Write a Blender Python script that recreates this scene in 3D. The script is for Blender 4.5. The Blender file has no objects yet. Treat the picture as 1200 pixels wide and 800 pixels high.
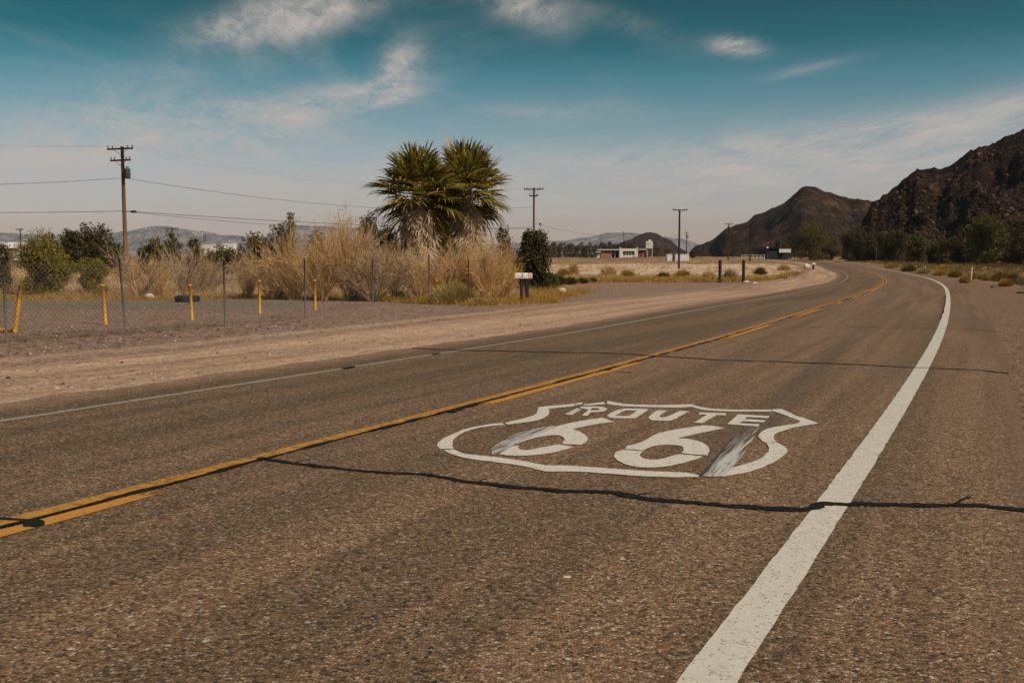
import bpy, math
import numpy as np
rad = math.radians
RNG = np.random.default_rng(66)
scene = bpy.context.scene
COL = scene.collection

# ------------------------------------------------------------------ camera
F = 1167.0; HOR = 299.81; EYE = 1.526
PITCH = math.atan((400 - HOR) / F)
cam_d = bpy.data.cameras.new('camera'); cam = bpy.data.objects.new('camera', cam_d); COL.objects.link(cam)
cam.location = (0, 0, EYE); cam.rotation_euler = (rad(90) - PITCH, 0, 0)
cam_d.sensor_width = 36; cam_d.lens = F / 1200 * 36
cam_d.clip_start = 0.05; cam_d.clip_end = 40000
scene.camera = cam

# ------------------------------------------------------------------ light
SUN_EL, SUN_AZ = rad(43), rad(128)      # azimuth from +Y (view direction) clockwise, so 90 is to the right
sd = bpy.data.lights.new('sun', 'SUN'); sd.energy = 3.55; sd.angle = rad(0.55); sd.color = (1.0, 0.90, 0.76)
sun = bpy.data.objects.new('sun', sd); COL.objects.link(sun)
sun.rotation_euler = (rad(90) - SUN_EL, 0, -SUN_AZ + math.pi)
sun.location = (0, 0, 50)

scene.view_settings.view_transform = 'Standard'; scene.view_settings.look = 'None'
scene.view_settings.exposure = 0.38; scene.view_settings.gamma = 1.0; scene.view_settings.use_curve_mapping = False
scene.cycles.max_bounces = 5; scene.cycles.transparent_max_bounces = 16; scene.cycles.volume_bounces = 0


class NT:
    """small helper to write node trees"""
    def __init__(s, tree): s.t = tree; s.n = tree.nodes; s.l = tree.links
    def new(s, typ, **kw):
        n = s.n.new(typ)
        for k, v in kw.items(): setattr(n, k, v)
        return n
    def put(s, sock, v):
        if hasattr(v, 'links') or isinstance(v, bpy.types.NodeSocket): s.l.new(v, sock)
        else: sock.default_value = v
    def math(s, op, a, b=0.0, c=0.0, clamp=False):
        n = s.new('ShaderNodeMath', operation=op); n.use_clamp = clamp
        s.put(n.inputs[0], a); s.put(n.inputs[1], b); s.put(n.inputs[2], c); return n.outputs[0]
    def mix(s, f, a, b, blend='MIX'):
        n = s.new('ShaderNodeMix', data_type='RGBA', blend_type=blend)
        s.put(n.inputs[0], f)
        for i, v in ((6, a), (7, b)):
            if isinstance(v, tuple): v = (*v[:3], 1)
            s.put(n.inputs[i], v)
        return n.outputs[2]
    def ramp(s, f, stops, interp='LINEAR'):
        n = s.new('ShaderNodeValToRGB'); cr = n.color_ramp; cr.interpolation = interp
        while len(cr.elements) < len(stops): cr.elements.new(0.5)
        for e, (p, c) in zip(cr.elements, stops):
            e.position = p; e.color = (*c, 1) if isinstance(c, tuple) else (c, c, c, 1)
        s.put(n.inputs[0], f); return n.outputs[0]
    def noise(s, vec, scale, detail=3, rough=0.55, dist=0.0):
        n = s.new('ShaderNodeTexNoise'); s.put(n.inputs['Vector'], vec); n.inputs['Scale'].default_value = scale
        n.inputs['Detail'].default_value = detail; n.inputs['Roughness'].default_value = rough
        n.inputs['Distortion'].default_value = dist; return n.outputs['Fac']
    def vor(s, vec, scale, out='Color', rnd=1.0, feature='F1'):
        n = s.new('ShaderNodeTexVoronoi', feature=feature); s.put(n.inputs['Vector'], vec)
        n.inputs['Scale'].default_value = scale; n.inputs['Randomness'].default_value = rnd
        return n.outputs[out]
    def map(s, v, a, b, c=0.0, d=1.0, smooth=False):
        n = s.new('ShaderNodeMapRange'); n.clamp = True
        if smooth: n.interpolation_type = 'SMOOTHSTEP'
        s.put(n.inputs[0], v)
        for i, x in zip((1, 2, 3, 4), (a, b, c, d)): n.inputs[i].default_value = x
        return n.outputs[0]
    def sep(s, v):
        n = s.new('ShaderNodeSeparateXYZ'); s.put(n.inputs[0], v); return n.outputs
    def comb(s, x, y, z=0.0):
        n = s.new('ShaderNodeCombineXYZ')
        for i, v in enumerate((x, y, z)): s.put(n.inputs[i], v)
        return n.outputs[0]
    def attr(s, name): return s.new('ShaderNodeAttribute', attribute_name=name).outputs['Fac']
    def bump(s, h, strength, dist):
        n = s.new('ShaderNodeBump'); s.put(n.inputs['Height'], h)
        n.inputs['Strength'].default_value = strength; n.inputs['Distance'].default_value = dist
        return n.outputs[0]


# ------------------------------------------------------------------ world
world = bpy.data.worlds.new('World'); scene.world = world; world.use_nodes = True
w = NT(world.node_tree); bg = world.node_tree.nodes['Background']; bg.inputs[1].default_value = 0.10
sky = w.new('ShaderNodeTexSky', sky_type='NISHITA'); sky.sun_disc = False
sky.sun_elevation = SUN_EL; sky.sun_rotation = SUN_AZ; sky.altitude = 600; sky.air_density = 1.0; sky.dust_density = 0.6; sky.ozone_density = 2.0
d = w.new('ShaderNodeTexCoord').outputs['Generated']
dx, dy, dz = w.sep(d)
el = w.math('MULTIPLY', w.math('ARCSINE', w.math('MAXIMUM', w.math('MINIMUM', dz, 1.0), -1.0)), 180 / math.pi)
az = w.math('MULTIPLY', w.math('ARCTAN2', dx, dy), 180 / math.pi)
tint = w.ramp(w.map(el, 0, 30), [(0.0, (0.62, 0.46, 0.42)), (0.08, (0.68, 0.51, 0.50)), (0.17, (0.62, 0.55, 0.50)), (0.25, (0.40, 0.50, 0.44)),
                                (0.32, (0.19, 0.42, 0.37)), (0.39, (0.015, 0.26, 0.225)), (0.50, (0.0, 0.165, 0.14)), (1.0, (0.03, 0.23, 0.20))])
base = w.mix(1.0, sky.outputs[0], tint, 'MULTIPLY')
# cirrus: streaky noise in a plane high above the land, gathered into banks
hz = w.math('ADD', w.math('MAXIMUM', dz, 0.0), 0.09)
px_, py_ = w.math('DIVIDE', dx, hz), w.math('DIVIDE', dy, hz)
streak = w.noise(w.comb(w.math('MULTIPLY', px_, 0.9), w.math('MULTIPLY', py_, 0.55), 3.1), 1.7, 7, 0.62, 0.9)
wisp = w.noise(w.comb(w.math('ADD', w.math('MULTIPLY', px_, 1.3), w.math('MULTIPLY', py_, 0.5)), w.math('MULTIPLY', py_, 0.5), 8.0), 5.0, 6, 0.65, 1.2)
def blob(cx, cy, rx, ry, ang=0, amp=1.0):
    """bank of cloud centred on a direction (degrees of azimuth, degrees of elevation)"""
    ca, sa = math.cos(rad(ang)), math.sin(rad(ang))
    u = w.math('SUBTRACT', az, cx); v = w.math('SUBTRACT', el, cy)
    a = w.math('ADD', w.math('MULTIPLY', u, ca / rx), w.math('MULTIPLY', v, sa / rx))
    b = w.math('ADD', w.math('MULTIPLY', u, -sa / ry), w.math('MULTIPLY', v, ca / ry))
    q = w.math('ADD', w.math('MULTIPLY', a, a), w.math('MULTIPLY', b, b))
    return w.math('MULTIPLY', w.math('EXPONENT', w.math('MULTIPLY', q, -1.0)), amp)
def aze(x, y): return math.degrees(math.atan((x - 600) / F)), math.degrees(math.atan((HOR - y) / F))
mask = None
for x, y, rx, ry, ang, amp in [(190, 158, 6.4, 1.5, 0, 1.5), (300, 145, 3.4, 1.0, 5, 1.2), (110, 175, 3, 1.2, 20, 1.1), (80, 230, 8, 1.6, 0, .7), (330, 235, 12, 1.8, 0, .6), (470, 85, 1.6, 1.1, 60, 1.2), (430, 118, 3.2, .9, 12, 1.3),
                               (370, 22, 4.0, 1.1, 14, 1.3), (300, 50, 3.5, .9, 10, 1.1), (615, 16, 2.2, .9, -15, 1.3), (730, 35, 3.2, .7, -20, .35), (856, 66, 1.35, .45, -8, 1.4),
                               (1150, 6, 3.5, .6, 0, .9), (940, 95, 2.5, .3, 10, .5), (1150, 150, 6.5, .8, 12, 1.0), (920, 195, 9, 1.5, 8, 1.1),
                               (640, 135, 5, .7, 0, .4), (640, 215, 16, 1.9, 2, 1.2), (1000, 200, 8, 1.6, 4, 1.0), (60, 190, 6, 1.2, 8, .55), (200, 100, 6, .7, 6, .3)]:
    cx, cy = aze(x, y); b_ = blob(cx, cy, rx, ry, ang, amp)
    mask = b_ if mask is None else w.math('ADD', mask, b_)
fine = w.noise(w.comb(w.math('MULTIPLY', px_, 3.2), w.math('ADD', w.math('MULTIPLY', py_, 1.1), w.math('MULTIPLY', px_, .8)), 12.0), 6.0, 8, 0.68, 2.2)
tex = w.math('ADD', w.math('ADD', w.math('MULTIPLY', streak, 0.50), w.math('MULTIPLY', wisp, 0.34)), w.math('MULTIPLY', fine, 0.26))
dens = w.math('MULTIPLY', w.math('MINIMUM', mask, 1.15), w.map(tex, 0.39, 0.70, 0.06, 1.0, True))
thin = w.math('MULTIPLY', w.map(streak, 0.48, 0.8, 0, 0.22, True), w.map(az, -4, 12, 1, 0.1, True))
dens = w.math('MINIMUM', w.math('ADD', w.math('MULTIPLY', dens, 0.76), thin), 0.92)
skycol = w.mix(dens, base, (4.15, 3.68, 3.35))
w.l.new(skycol, bg.inputs[0])

# ------------------------------------------------------------------ objects helpers
def tag(o, label=None, cat=None, group=None, kind=None):
    if label: o['label'] = label
    if cat: o['category'] = cat
    if group: o['group'] = group
    if kind: o['kind'] = kind
    return o
def empty(name, loc, label=None, cat=None, group=None, rz=0.0):
    o = bpy.data.objects.new(name, None); COL.objects.link(o); o.location = loc; o.rotation_euler = (0, 0, rz)
    o.empty_display_size = 0.2
    return tag(o, label, cat, group)
def mesh_obj(name, verts, faces, mat=None, parent=None, smooth=False, attrs=None, loc=None):
    me = bpy.data.meshes.new(name)
    verts = np.asarray(verts, dtype=np.float32)
    if isinstance(faces, np.ndarray):
        k = faces.shape[1]; n = len(faces)
        me.vertices.add(len(verts)); me.vertices.foreach_set('co', verts.ravel())
        me.loops.add(n * k); me.loops.foreach_set('vertex_index', faces.astype(np.int32).ravel())
        me.polygons.add(n); me.polygons.foreach_set('loop_start', np.arange(n, dtype=np.int32) * k)
        me.polygons.foreach_set('loop_total', np.full(n, k, dtype=np.int32))
        me.update(calc_edges=True); me.validate()
    else:
        me.from_pydata([tuple(v) for v in verts], [], faces); me.update()
    if smooth: me.polygons.foreach_set('use_smooth', [True] * len(me.polygons))
    for nm, arr in (attrs or {}).items():
        a = me.attributes.new(nm, 'FLOAT', 'POINT'); a.data.foreach_set('value', np.asarray(arr, dtype=np.float32))
    if mat: me.materials.append(mat)
    o = bpy.data.objects.new(name, me); COL.objects.link(o)
    if parent: o.parent = parent
    if loc is not None: o.location = loc
    return o
class MB:
    def __init__(s): s.v = []; s.f = []
    def add(s, v, f):
        n = len(s.v); s.v += [tuple(p) for p in v]; s.f += [tuple(i + n for i in q) for q in f]; return s
    def box(s, c, size, rz=0.0, bevel=0.0):
        x, y, z = (q / 2 for q in size); ca, sa = math.cos(rz), math.sin(rz)
        if bevel > 0:
            b = min(bevel, x * .9, y * .9); prof = [(x - b, -y), (x, -y + b), (x, y - b), (x - b, y), (-x + b, y), (-x, y - b), (-x, -y + b), (-x + b, -y)]
        else: prof = [(x, -y), (x, y), (-x, y), (-x, -y)]
        k = len(prof); vs = []
        for zz in (-z, z):
            for a, b_ in prof: vs.append((c[0] + a * ca - b_ * sa, c[1] + a * sa + b_ * ca, c[2] + zz))
        fs = [tuple(range(k))[::-1], tuple(range(k, 2 * k))] + [(i, (i + 1) % k, (i + 1) % k + k, i + k) for i in range(k)]
        return s.add(vs, fs)
    def tube(s, pts, rads, n=8, cap=True):
        pts = [np.array(p, float) for p in pts]
        if not hasattr(rads, '__len__'): rads = [rads] * len(pts)
        vs = []; fs = []
        for i, p in enumerate(pts):
            t = pts[min(i + 1, len(pts) - 1)] - pts[max(i - 1, 0)]; t = t / (np.linalg.norm(t) + 1e-9)
            ref = np.array((0, 0, 1.)) if abs(t[2]) < .9 else np.array((1., 0, 0))
            a = np.cross(t, ref); a /= np.linalg.norm(a); b = np.cross(t, a)
            for k in range(n):
                q = 2 * math.pi * k / n; vs.append(p + rads[i] * (a * math.cos(q) + b * math.sin(q)))
        for i in range(len(pts) - 1):
            for k in range(n):
                k2 = (k + 1) % n; fs.append((i * n + k, i * n + k2, (i + 1) * n + k2, (i + 1) * n + k))
        if cap: fs.append(tuple(range(n))); fs.append(tuple(range((len(pts) - 1) * n, len(pts) * n))[::-1])
        return s.add(vs, fs)
    def lathe(s, c, prof, n=14):
        vs = []; fs = []
        for r, z in prof:
            for k in range(n): q = 2 * math.pi * k / n; vs.append((c[0] + r * math.cos(q), c[1] + r * math.sin(q), c[2] + z))
        for i in range(len(prof) - 1):
            for k in range(n):
                k2 = (k + 1) % n; fs.append((i * n + k, i * n + k2, (i + 1) * n + k2, (i + 1) * n + k))
        fs.append(tuple(range(n))[::-1]); fs.append(tuple(range((len(prof) - 1) * n, len(prof) * n)))
        return s.add(vs, fs)
    def build(s, name, mat, parent=None, smooth=False, loc=None):
        return mesh_obj(name, s.v, s.f, mat, parent, smooth, loc=loc)
def smooth01(a, b, x): t = np.clip((x - a) / (b - a), 0, 1); return t * t * (3 - 2 * t)

def _hash(ix, iy, seed):
    h = (ix.astype(np.int64) * 374761393 + iy.astype(np.int64) * 668265263 + seed * 1442695041) & 0xffffffff
    h = ((h ^ (h >> 13)) * 1274126177) & 0xffffffff
    return ((h ^ (h >> 16)) & 0xffff) / 65535.0
def vnoise(x, y, seed=0):
    ix, iy = np.floor(x), np.floor(y); fx, fy = x - ix, y - iy
    fx = fx * fx * (3 - 2 * fx); fy = fy * fy * (3 - 2 * fy)
    a, b, c, d_ = _hash(ix, iy, seed), _hash(ix + 1, iy, seed), _hash(ix, iy + 1, seed), _hash(ix + 1, iy + 1, seed)
    return (a * (1 - fx) + b * fx) * (1 - fy) + (c * (1 - fx) + d_ * fx) * fy
def fbm(x, y, scale, octv=5, seed=0, gain=.5, ridged=False):
    x = np.asarray(x, float) / scale; y = np.asarray(y, float) / scale; s = 0; a = 1; t = 0
    for i in range(octv):
        n = vnoise(x, y, seed + i * 17)
        if ridged: n = 1 - abs(2 * n - 1)
        s = s + a * n; t += a; a *= gain; x = x * 2.03 + 5.1; y = y * 2.03 + 1.7
    return s / t

# ------------------------------------------------------------------ materials
def mat(name, build, rough=0.85, spec=0.25):
    m = bpy.data.materials.new(name); m.use_nodes = True; t = NT(m.node_tree); bs = m.node_tree.nodes['Principled BSDF']
    bs.inputs['Roughness'].default_value = rough; bs.inputs['Specular IOR Level'].default_value = spec
    pos = t.new('ShaderNodeNewGeometry').outputs['Position']
    r = build(t, pos, bs)
    if r is not None:
        if isinstance(r, tuple): r = (*r, 1)
        t.put(bs.inputs['Base Color'], r)
    return m
def worn(name, c1, c2, scale=6, rough=.8, detail=4, metal=0.0, stretch=(1, 1, 1), bump=0.0):
    def f(t, pos, bs):
        co = t.new('ShaderNodeTexCoord').outputs['Object']
        mp = t.new('ShaderNodeMapping'); t.put(mp.inputs['Vector'], co); mp.inputs['Scale'].default_value = stretch
        n = t.noise(mp.outputs[0], scale, detail, .65)
        bs.inputs['Metallic'].default_value = metal
        if bump: t.put(bs.inputs['Normal'], t.bump(n, .6, bump))
        return t.mix(t.map(n, .32, .68), c1, c2)
    return mat(name, f, rough)
def leafy(name, cols, rough=.6, transl=0.25, hue=0.0):
    """foliage: every leaf has its own tone, with larger patches of tone through the crown"""
    def f(t, pos, bs):
        g = t.new('ShaderNodeNewGeometry'); r = g.outputs['Random Per Island']
        n = t.noise(pos, 0.9, 2)
        k = t.math('ADD', t.math('MULTIPLY', r, .6), t.math('MULTIPLY', t.map(n, .3, .7), .4))
        c = t.ramp(k, [(i / (len(cols) - 1), x) for i, x in enumerate(cols)])
        tr = t.new('ShaderNodeBsdfTranslucent'); t.put(tr.inputs[0], c); ms = t.new('ShaderNodeMixShader'); ms.inputs[0].default_value = transl
        t.put(bs.inputs['Base Color'], c); t.l.new(bs.outputs[0], ms.inputs[1]); t.l.new(tr.outputs[0], ms.inputs[2])
        out = [x for x in t.n if x.type == 'OUTPUT_MATERIAL'][0]; t.l.new(ms.outputs[0], out.inputs['Surface'])
        return None
    return mat(name, f, rough, .15)

def asphalt_col(t, pos):
    """exposed aggregate: pebbles of several tones in dark binder"""
    warp = t.new('ShaderNodeVectorMath', operation='ADD'); t.put(warp.inputs[0], pos)
    nz = t.new('ShaderNodeTexNoise'); t.put(nz.inputs['Vector'], pos); nz.inputs['Scale'].default_value = 60
    sc = t.new('ShaderNodeVectorMath', operation='SCALE'); t.put(sc.inputs[0], nz.outputs['Color']); sc.inputs[3].default_value = .012
    t.put(warp.inputs[1], sc.outputs[0]); p = warp.outputs[0]
    v = t.new('ShaderNodeTexVoronoi'); t.put(v.inputs['Vector'], p); v.inputs['Scale'].default_value = 70
    r = t.sep(v.outputs['Color'])
    c = t.ramp(r[0], [(0, (.022, .016, .012)), (.13, (.080, .048, .027)), (.33, (.180, .096, .048)), (.58, (.25, .137, .069)), (.78, (.33, .19, .100)), (.89, (.37, .245, .150)), (.96, (.44, .32, .22)), (1, (.56, .44, .33))])
    edge = t.map(v.outputs['Distance'], .30, .62)
    c = t.mix(t.math('MULTIPLY', edge, .5), c, (.085, .050, .030))
    v2 = t.new('ShaderNodeTexVoronoi'); t.put(v2.inputs['Vector'], p); v2.inputs['Scale'].default_value = 23
    r2 = t.sep(v2.outputs['Color'])
    big = t.math('MULTIPLY', t.map(r2[0], .86, .88), t.map(v2.outputs['Distance'], .34, .26))
    c = t.mix(big, c, t.ramp(r2[1], [(0, (.02, .018, .016)), (.45, (.12, .075, .045)), (.7, (.30, .21, .14)), (1, (.52, .44, .36))]))
    fine = t.noise(pos, 240, 2); c = t.mix(.55, c, t.ramp(fine, [(.3, .62), (.7, 1.4)]), 'MULTIPLY')
    h = t.math('ADD', t.math('MULTIPLY', edge, -1), t.math('MULTIPLY', fine, .5))
    return c, h

def road_build(t, pos, bs):
    lat, s = t.attr('lat'), t.attr('s'); fine_n = t.noise(pos, 30, 3)
    c, h = asphalt_col(t, pos)
    big = t.noise(pos, .8, 5, .6); mid = t.noise(pos, 5, 5, .65)
    c = t.mix(t.map(big, .3, .7, 0, .4), c, t.mix(1, c, (1.18, 1.08, .96), 'MULTIPLY'))
    c = t.mix(t.map(mid, .42, .75, 0, .35), c, t.mix(1, c, (.66, .68, .70), 'MULTIPLY'))
    # wheel tracks: polished, oily streaks along each lane
    st = t.noise(t.comb(t.math('MULTIPLY', lat, 1.4), t.math('MULTIPLY', s, .045)), 1.0, 5, .6)
    st2 = t.noise(t.comb(t.math('MULTIPLY', lat, 5), t.math('MULTIPLY', s, .12), 4), 1.0, 4, .6)
    k = t.math('MULTIPLY', t.map(t.math('ADD', t.math('MULTIPLY', st, .7), t.math('MULTIPLY', st2, .3)), .42, .58, 0, 1, True), .8)
    c = t.mix(k, c, t.mix(1, c, (.62, .66, .64), 'MULTIPLY'))
    left = t.map(lat, .3, -1.2, 0, 1, True)
    c = t.mix(t.math('MULTIPLY', left, .55), c, t.mix(1, c, (.68, .71, .70), 'MULTIPLY'))
    # long rubber streak left by braking, running on from the painted shield
    sk = t.math('MULTIPLY', t.map(t.math('ABSOLUTE', t.math('SUBTRACT', t.math('ADD', lat, t.math('MULTIPLY', s, .055)), 2.83)), .05, .30, 1, 0, True),
                t.math('MULTIPLY', t.map(s, -2.5, -.5, 0, 1, True), t.map(s, 2.5, 17, 1, 0, True)))
    sk = t.math('MULTIPLY', sk, t.map(st2, .25, .6, .35, .85))
    c = t.mix(t.math('MULTIPLY', sk, .55), c, (.060, .050, .040))
    # hairline cracks and small oil drips
    cn = t.new('ShaderNodeTexVoronoi', feature='DISTANCE_TO_EDGE'); wv = t.new('ShaderNodeVectorMath', operation='ADD'); t.put(wv.inputs[0], pos)
    nn = t.new('ShaderNodeTexNoise'); t.put(nn.inputs['Vector'], pos); nn.inputs['Scale'].default_value = 1.8; nn.inputs['Detail'].default_value = 7
    sc_ = t.new('ShaderNodeVectorMath', operation='SCALE'); t.put(sc_.inputs[0], nn.outputs['Color']); sc_.inputs[3].default_value = 1.1; t.put(wv.inputs[1], sc_.outputs[0])
    t.put(cn.inputs['Vector'], wv.outputs[0]); cn.inputs['Scale'].default_value = .55
    hair = t.math('MULTIPLY', t.map(cn.outputs['Distance'], .0015, .0045, 1, 0), t.map(t.noise(pos, .45, 3), .50, .62))
    c = t.mix(t.math('MULTIPLY', hair, .75), c, (.035, .027, .02))
    ov = t.new('ShaderNodeTexVoronoi'); t.put(ov.inputs['Vector'], pos); ov.inputs['Scale'].default_value = 2.6; orr = t.sep(ov.outputs['Color'])
    drip = t.math('MULTIPLY', t.math('MULTIPLY', t.map(orr[0], .84, .86), t.map(t.math('ADD', ov.outputs['Distance'], t.math('MULTIPLY', fine_n, .10)), .14, .08)), .55)
    c = t.mix(drip, c, (.05, .038, .028))
    # windblown dust along both edges
    dn = t.noise(pos, 1.6, 6, .7); dn2 = t.noise(pos, 24, 3, .6)
    wob = t.math('MULTIPLY', t.math('SUBTRACT', t.math('ADD', t.math('MULTIPLY', dn, .7), t.math('MULTIPLY', dn2, .3)), .5), 1.5)
    le = t.map(t.math('ADD', lat, wob), -3.55, -4.35, 0, 1, True)
    re = t.map(t.math('ADD', lat, t.math('MULTIPLY', wob, .8)), 4.75, 5.35, 0, 1, True)
    gr = t.vor(pos, 45); g0 = t.sep(gr)[0]
    dust = t.ramp(g0, [(0, (.13, .075, .045)), (.5, (.25, .145, .085)), (1, (.40, .26, .17))])
    dust2 = t.ramp(g0, [(0, (.06, .036, .022)), (.5, (.17, .098, .060)), (1, (.27, .165, .105))])
    c = t.mix(le, c, dust); c = t.mix(re, c, dust2)
    # the thin film of dust in the far stretch of the lane
    t.put(bs.inputs['Normal'], t.bump(h, .55, .006)); return c
M_ROAD = mat('asphalt', road_build, .82, .3)

def paint(name, col, col2, wear=.25, streaky=False, attr_wear=False):
    def f(t, pos, bs):
        n = t.noise(pos, 14, 6, .7); fine = t.noise(pos, 160, 3, .7); v = t.vor(pos, 78)
        c = t.mix(t.map(n, .35, .7, 0, .6), col, col2)
        pit = t.math('MULTIPLY', t.map(t.sep(v)[1], .86, .93), t.map(fine, .42, .55))
        k = t.math('ADD', t.map(t.math('ADD', t.math('MULTIPLY', n, .55), t.math('MULTIPLY', fine, .45)), .5 + (.5 - wear) * .35, .62 + (.5 - wear) * .35), t.math('MULTIPLY', pit, .62))
        if attr_wear:
            aw = t.attr('wear')
            k = t.math('ADD', k, t.map(t.math('ADD', aw, t.math('MULTIPLY', t.math('SUBTRACT', t.noise(pos, 22, 5, .7), .5), 1.3)), .42, .62))
        if streaky:
            la, ss = t.attr('lat'), t.attr('s')
            q = t.noise(t.comb(t.math('MULTIPLY', t.math('ADD', la, t.math('MULTIPLY', ss, .06)), 30), t.math('MULTIPLY', ss, 1.1)), 1, 4, .6)
            k = t.math('ADD', t.math('MULTIPLY', k, .7), t.map(t.math('ADD', q, t.math('MULTIPLY', t.math('SUBTRACT', t.attr('wear'), .5), .55)), .44, .60))
        k = t.math('MINIMUM', k, 1)
        # lines keep a slightly eaten edge where the paint has chipped round the pebbles
        tp = t.new('ShaderNodeBsdfTransparent'); ms = t.new('ShaderNodeMixShader'); t.put(ms.inputs[0], k)
        t.l.new(bs.outputs[0], ms.inputs[1]); t.l.new(tp.outputs[0], ms.inputs[2])
        out = [x for x in t.n if x.type == 'OUTPUT_MATERIAL'][0]; t.l.new(ms.outputs[0], out.inputs['Surface'])
        t.put(bs.inputs['Normal'], t.bump(t.math('ADD', t.vor(pos, 78, 'Distance'), fine), .35, .003))
        return c
    return mat(name, f, .6, .3)
M_WHITE = paint('white_road_paint', (.58, .51, .44), (.43, .375, .315), .17)
M_WHITE_SH = paint('shield_paint', (.62, .55, .475), (.45, .395, .33), .24)
M_WHITE_L = paint('worn_white_paint', (.30, .25, .19), (.22, .17, .12), .28)
M_YEL = paint('yellow_road_paint', (.47, .215, .034), (.36, .165, .032), .50)
M_YEL_W = paint('worn_yellow_paint', (.50, .22, .035), (.38, .16, .03), .25, attr_wear=True)
M_SKID_W = paint('scuffed_white_paint', (.50, .47, .43), (.36, .34, .31), .2, streaky=True)
M_SKID_K = paint('tyre_rubber_streaks', (.050, .047, .044), (.075, .066, .056), .2, streaky=True)
def tarb(t, pos, bs):
    n = t.noise(pos, 40, 5, .7); t.put(bs.inputs['Normal'], t.bump(n, .5, .01))
    return t.mix(t.map(n, .4, .75), (.010, .010, .010), (.034, .030, .026))
M_TAR = mat('tar_crack_filler', tarb, .95, .04)

def ground_build(t, pos, bs):
    lat, scr, salt, strip = t.attr('lat'), t.attr('scrub'), t.attr('salt'), t.attr('strip')
    n1 = t.noise(pos, .35, 6, .62); n2 = t.noise(pos, 2.2, 6, .68); n3 = t.noise(pos, 14, 5, .7); nb = t.noise(pos, .05, 5, .6)
    v = t.new('ShaderNodeTexVoronoi'); t.put(v.inputs['Vector'], pos); v.inputs['Scale'].default_value = 24
    r = t.sep(v.outputs['Color']); v2 = t.new('ShaderNodeTexVoronoi'); t.put(v2.inputs['Vector'], pos); v2.inputs['Scale'].default_value = 7
    r2 = t.sep(v2.outputs['Color'])
    grav = t.ramp(r[0], [(0, (.105, .064, .048)), (.35, (.21, .130, .094)), (.7, (.305, .198, .145)), (.93, (.38, .265, .20)), (1, (.48, .39, .31))])
    grav = t.mix(t.map(n2, .3, .7, 0, .75), grav, t.mix(1, grav, (.74, .66, .64), 'MULTIPLY'))
    stone = t.math('MULTIPLY', t.map(r2[0], .90, .93), t.map(v2.outputs['Distance'], .33, .25))
    grav = t.mix(stone, grav, t.ramp(r2[1], [(0, (.03, .02, .018)), (.6, (.12, .08, .06)), (1, (.42, .33, .27))]))
    # packed tan band worn by cars that pull off, with pale wheel ruts
    st = t.noise(t.comb(t.math('MULTIPLY', lat, 1.3), t.math('MULTIPLY', t.attr('s'), .05), 2), 1.0, 5, .6)
    tan = t.mix(t.map(st, .38, .62), (.30, .185, .122), (.52, .34, .225))
    tan = t.mix(t.map(n3, .35, .75, 0, .5), tan, (.26, .155, .098)); tan = t.mix(.65, tan, t.ramp(r[0], [(0, .5), (1, 1.5)]), 'MULTIPLY'); tan = t.mix(t.map(n2, .45, .7, 0, .5), tan, grav)
    wob = t.math('MULTIPLY', t.math('SUBTRACT', n2, .5), 1.6)
    wob = t.math('ADD', wob, t.math('MULTIPLY', t.math('SUBTRACT', n3, .5), .7))
    l2 = t.math('ADD', lat, wob)
    tanm = t.math('MULTIPLY', t.map(l2, -8.1, -7.0, 0, 1, True), t.map(l2, -3.4, -4.0, 0, 1, True))
    rut = t.map(t.math('ABSOLUTE', t.math('ADD', l2, 8.2)), .12, .55, .75, 0, True)
    c = t.mix(t.math('MAXIMUM', tanm, rut), grav, tan)
    # right verge: darker red-brown grit
    grr = t.ramp(r[0], [(0, (.06, .036, .022)), (.45, (.17, .098, .060)), (.9, (.27, .165, .105)), (1, (.36, .27, .20))])
    c = t.mix(t.map(lat, 3, 4.5), c, grr)
    # old paved strip behind the fence
    gs = t.ramp(r[0], [(0, (.08, .060, .046)), (.6, (.19, .142, .104)), (1, (.31, .24, .18))])
    c = t.mix(t.map(t.math('ADD', strip, t.math('MULTIPLY', t.math('SUBTRACT', n2, .5), .9)), .3, .7), c, gs)
    # scrub land
    sc = t.ramp(n1, [(.25, (.13, .075, .038)), (.45, (.24, .135, .065)), (.6, (.31, .18, .085)), (.78, (.20, .135, .065))])
    sc = t.mix(t.map(n3, .35, .7, 0, .6), sc, (.12, .075, .045)); sc = t.mix(t.map(nb, .4, .7, 0, .5), sc, (.33, .19, .10))
    c = t.mix(t.map(t.math('ADD', scr, t.math('MULTIPLY', t.math('SUBTRACT', n2, .5), 2.2)), -.25, .35, 0, 1, True), c, sc)
    sa = t.mix(t.map(n3, .4, .7), (.58, .45, .35), (.40, .27, .18))
    c = t.mix(t.math('MULTIPLY', t.map(salt, .02, .2), t.map(t.math('ADD', salt, t.math('MULTIPLY', t.math('SUBTRACT', n1, .5), 2.8)), .26, .54, 0, 1, True)), c, sa)
    h = t.math('ADD', t.math('MULTIPLY', n3, .6), t.math('MULTIPLY', r[0], .25)); t.put(bs.inputs['Normal'], t.bump(h, .8, .05))
    return c
M_GROUND = mat('desert_ground', ground_build, .95, .1)

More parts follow.
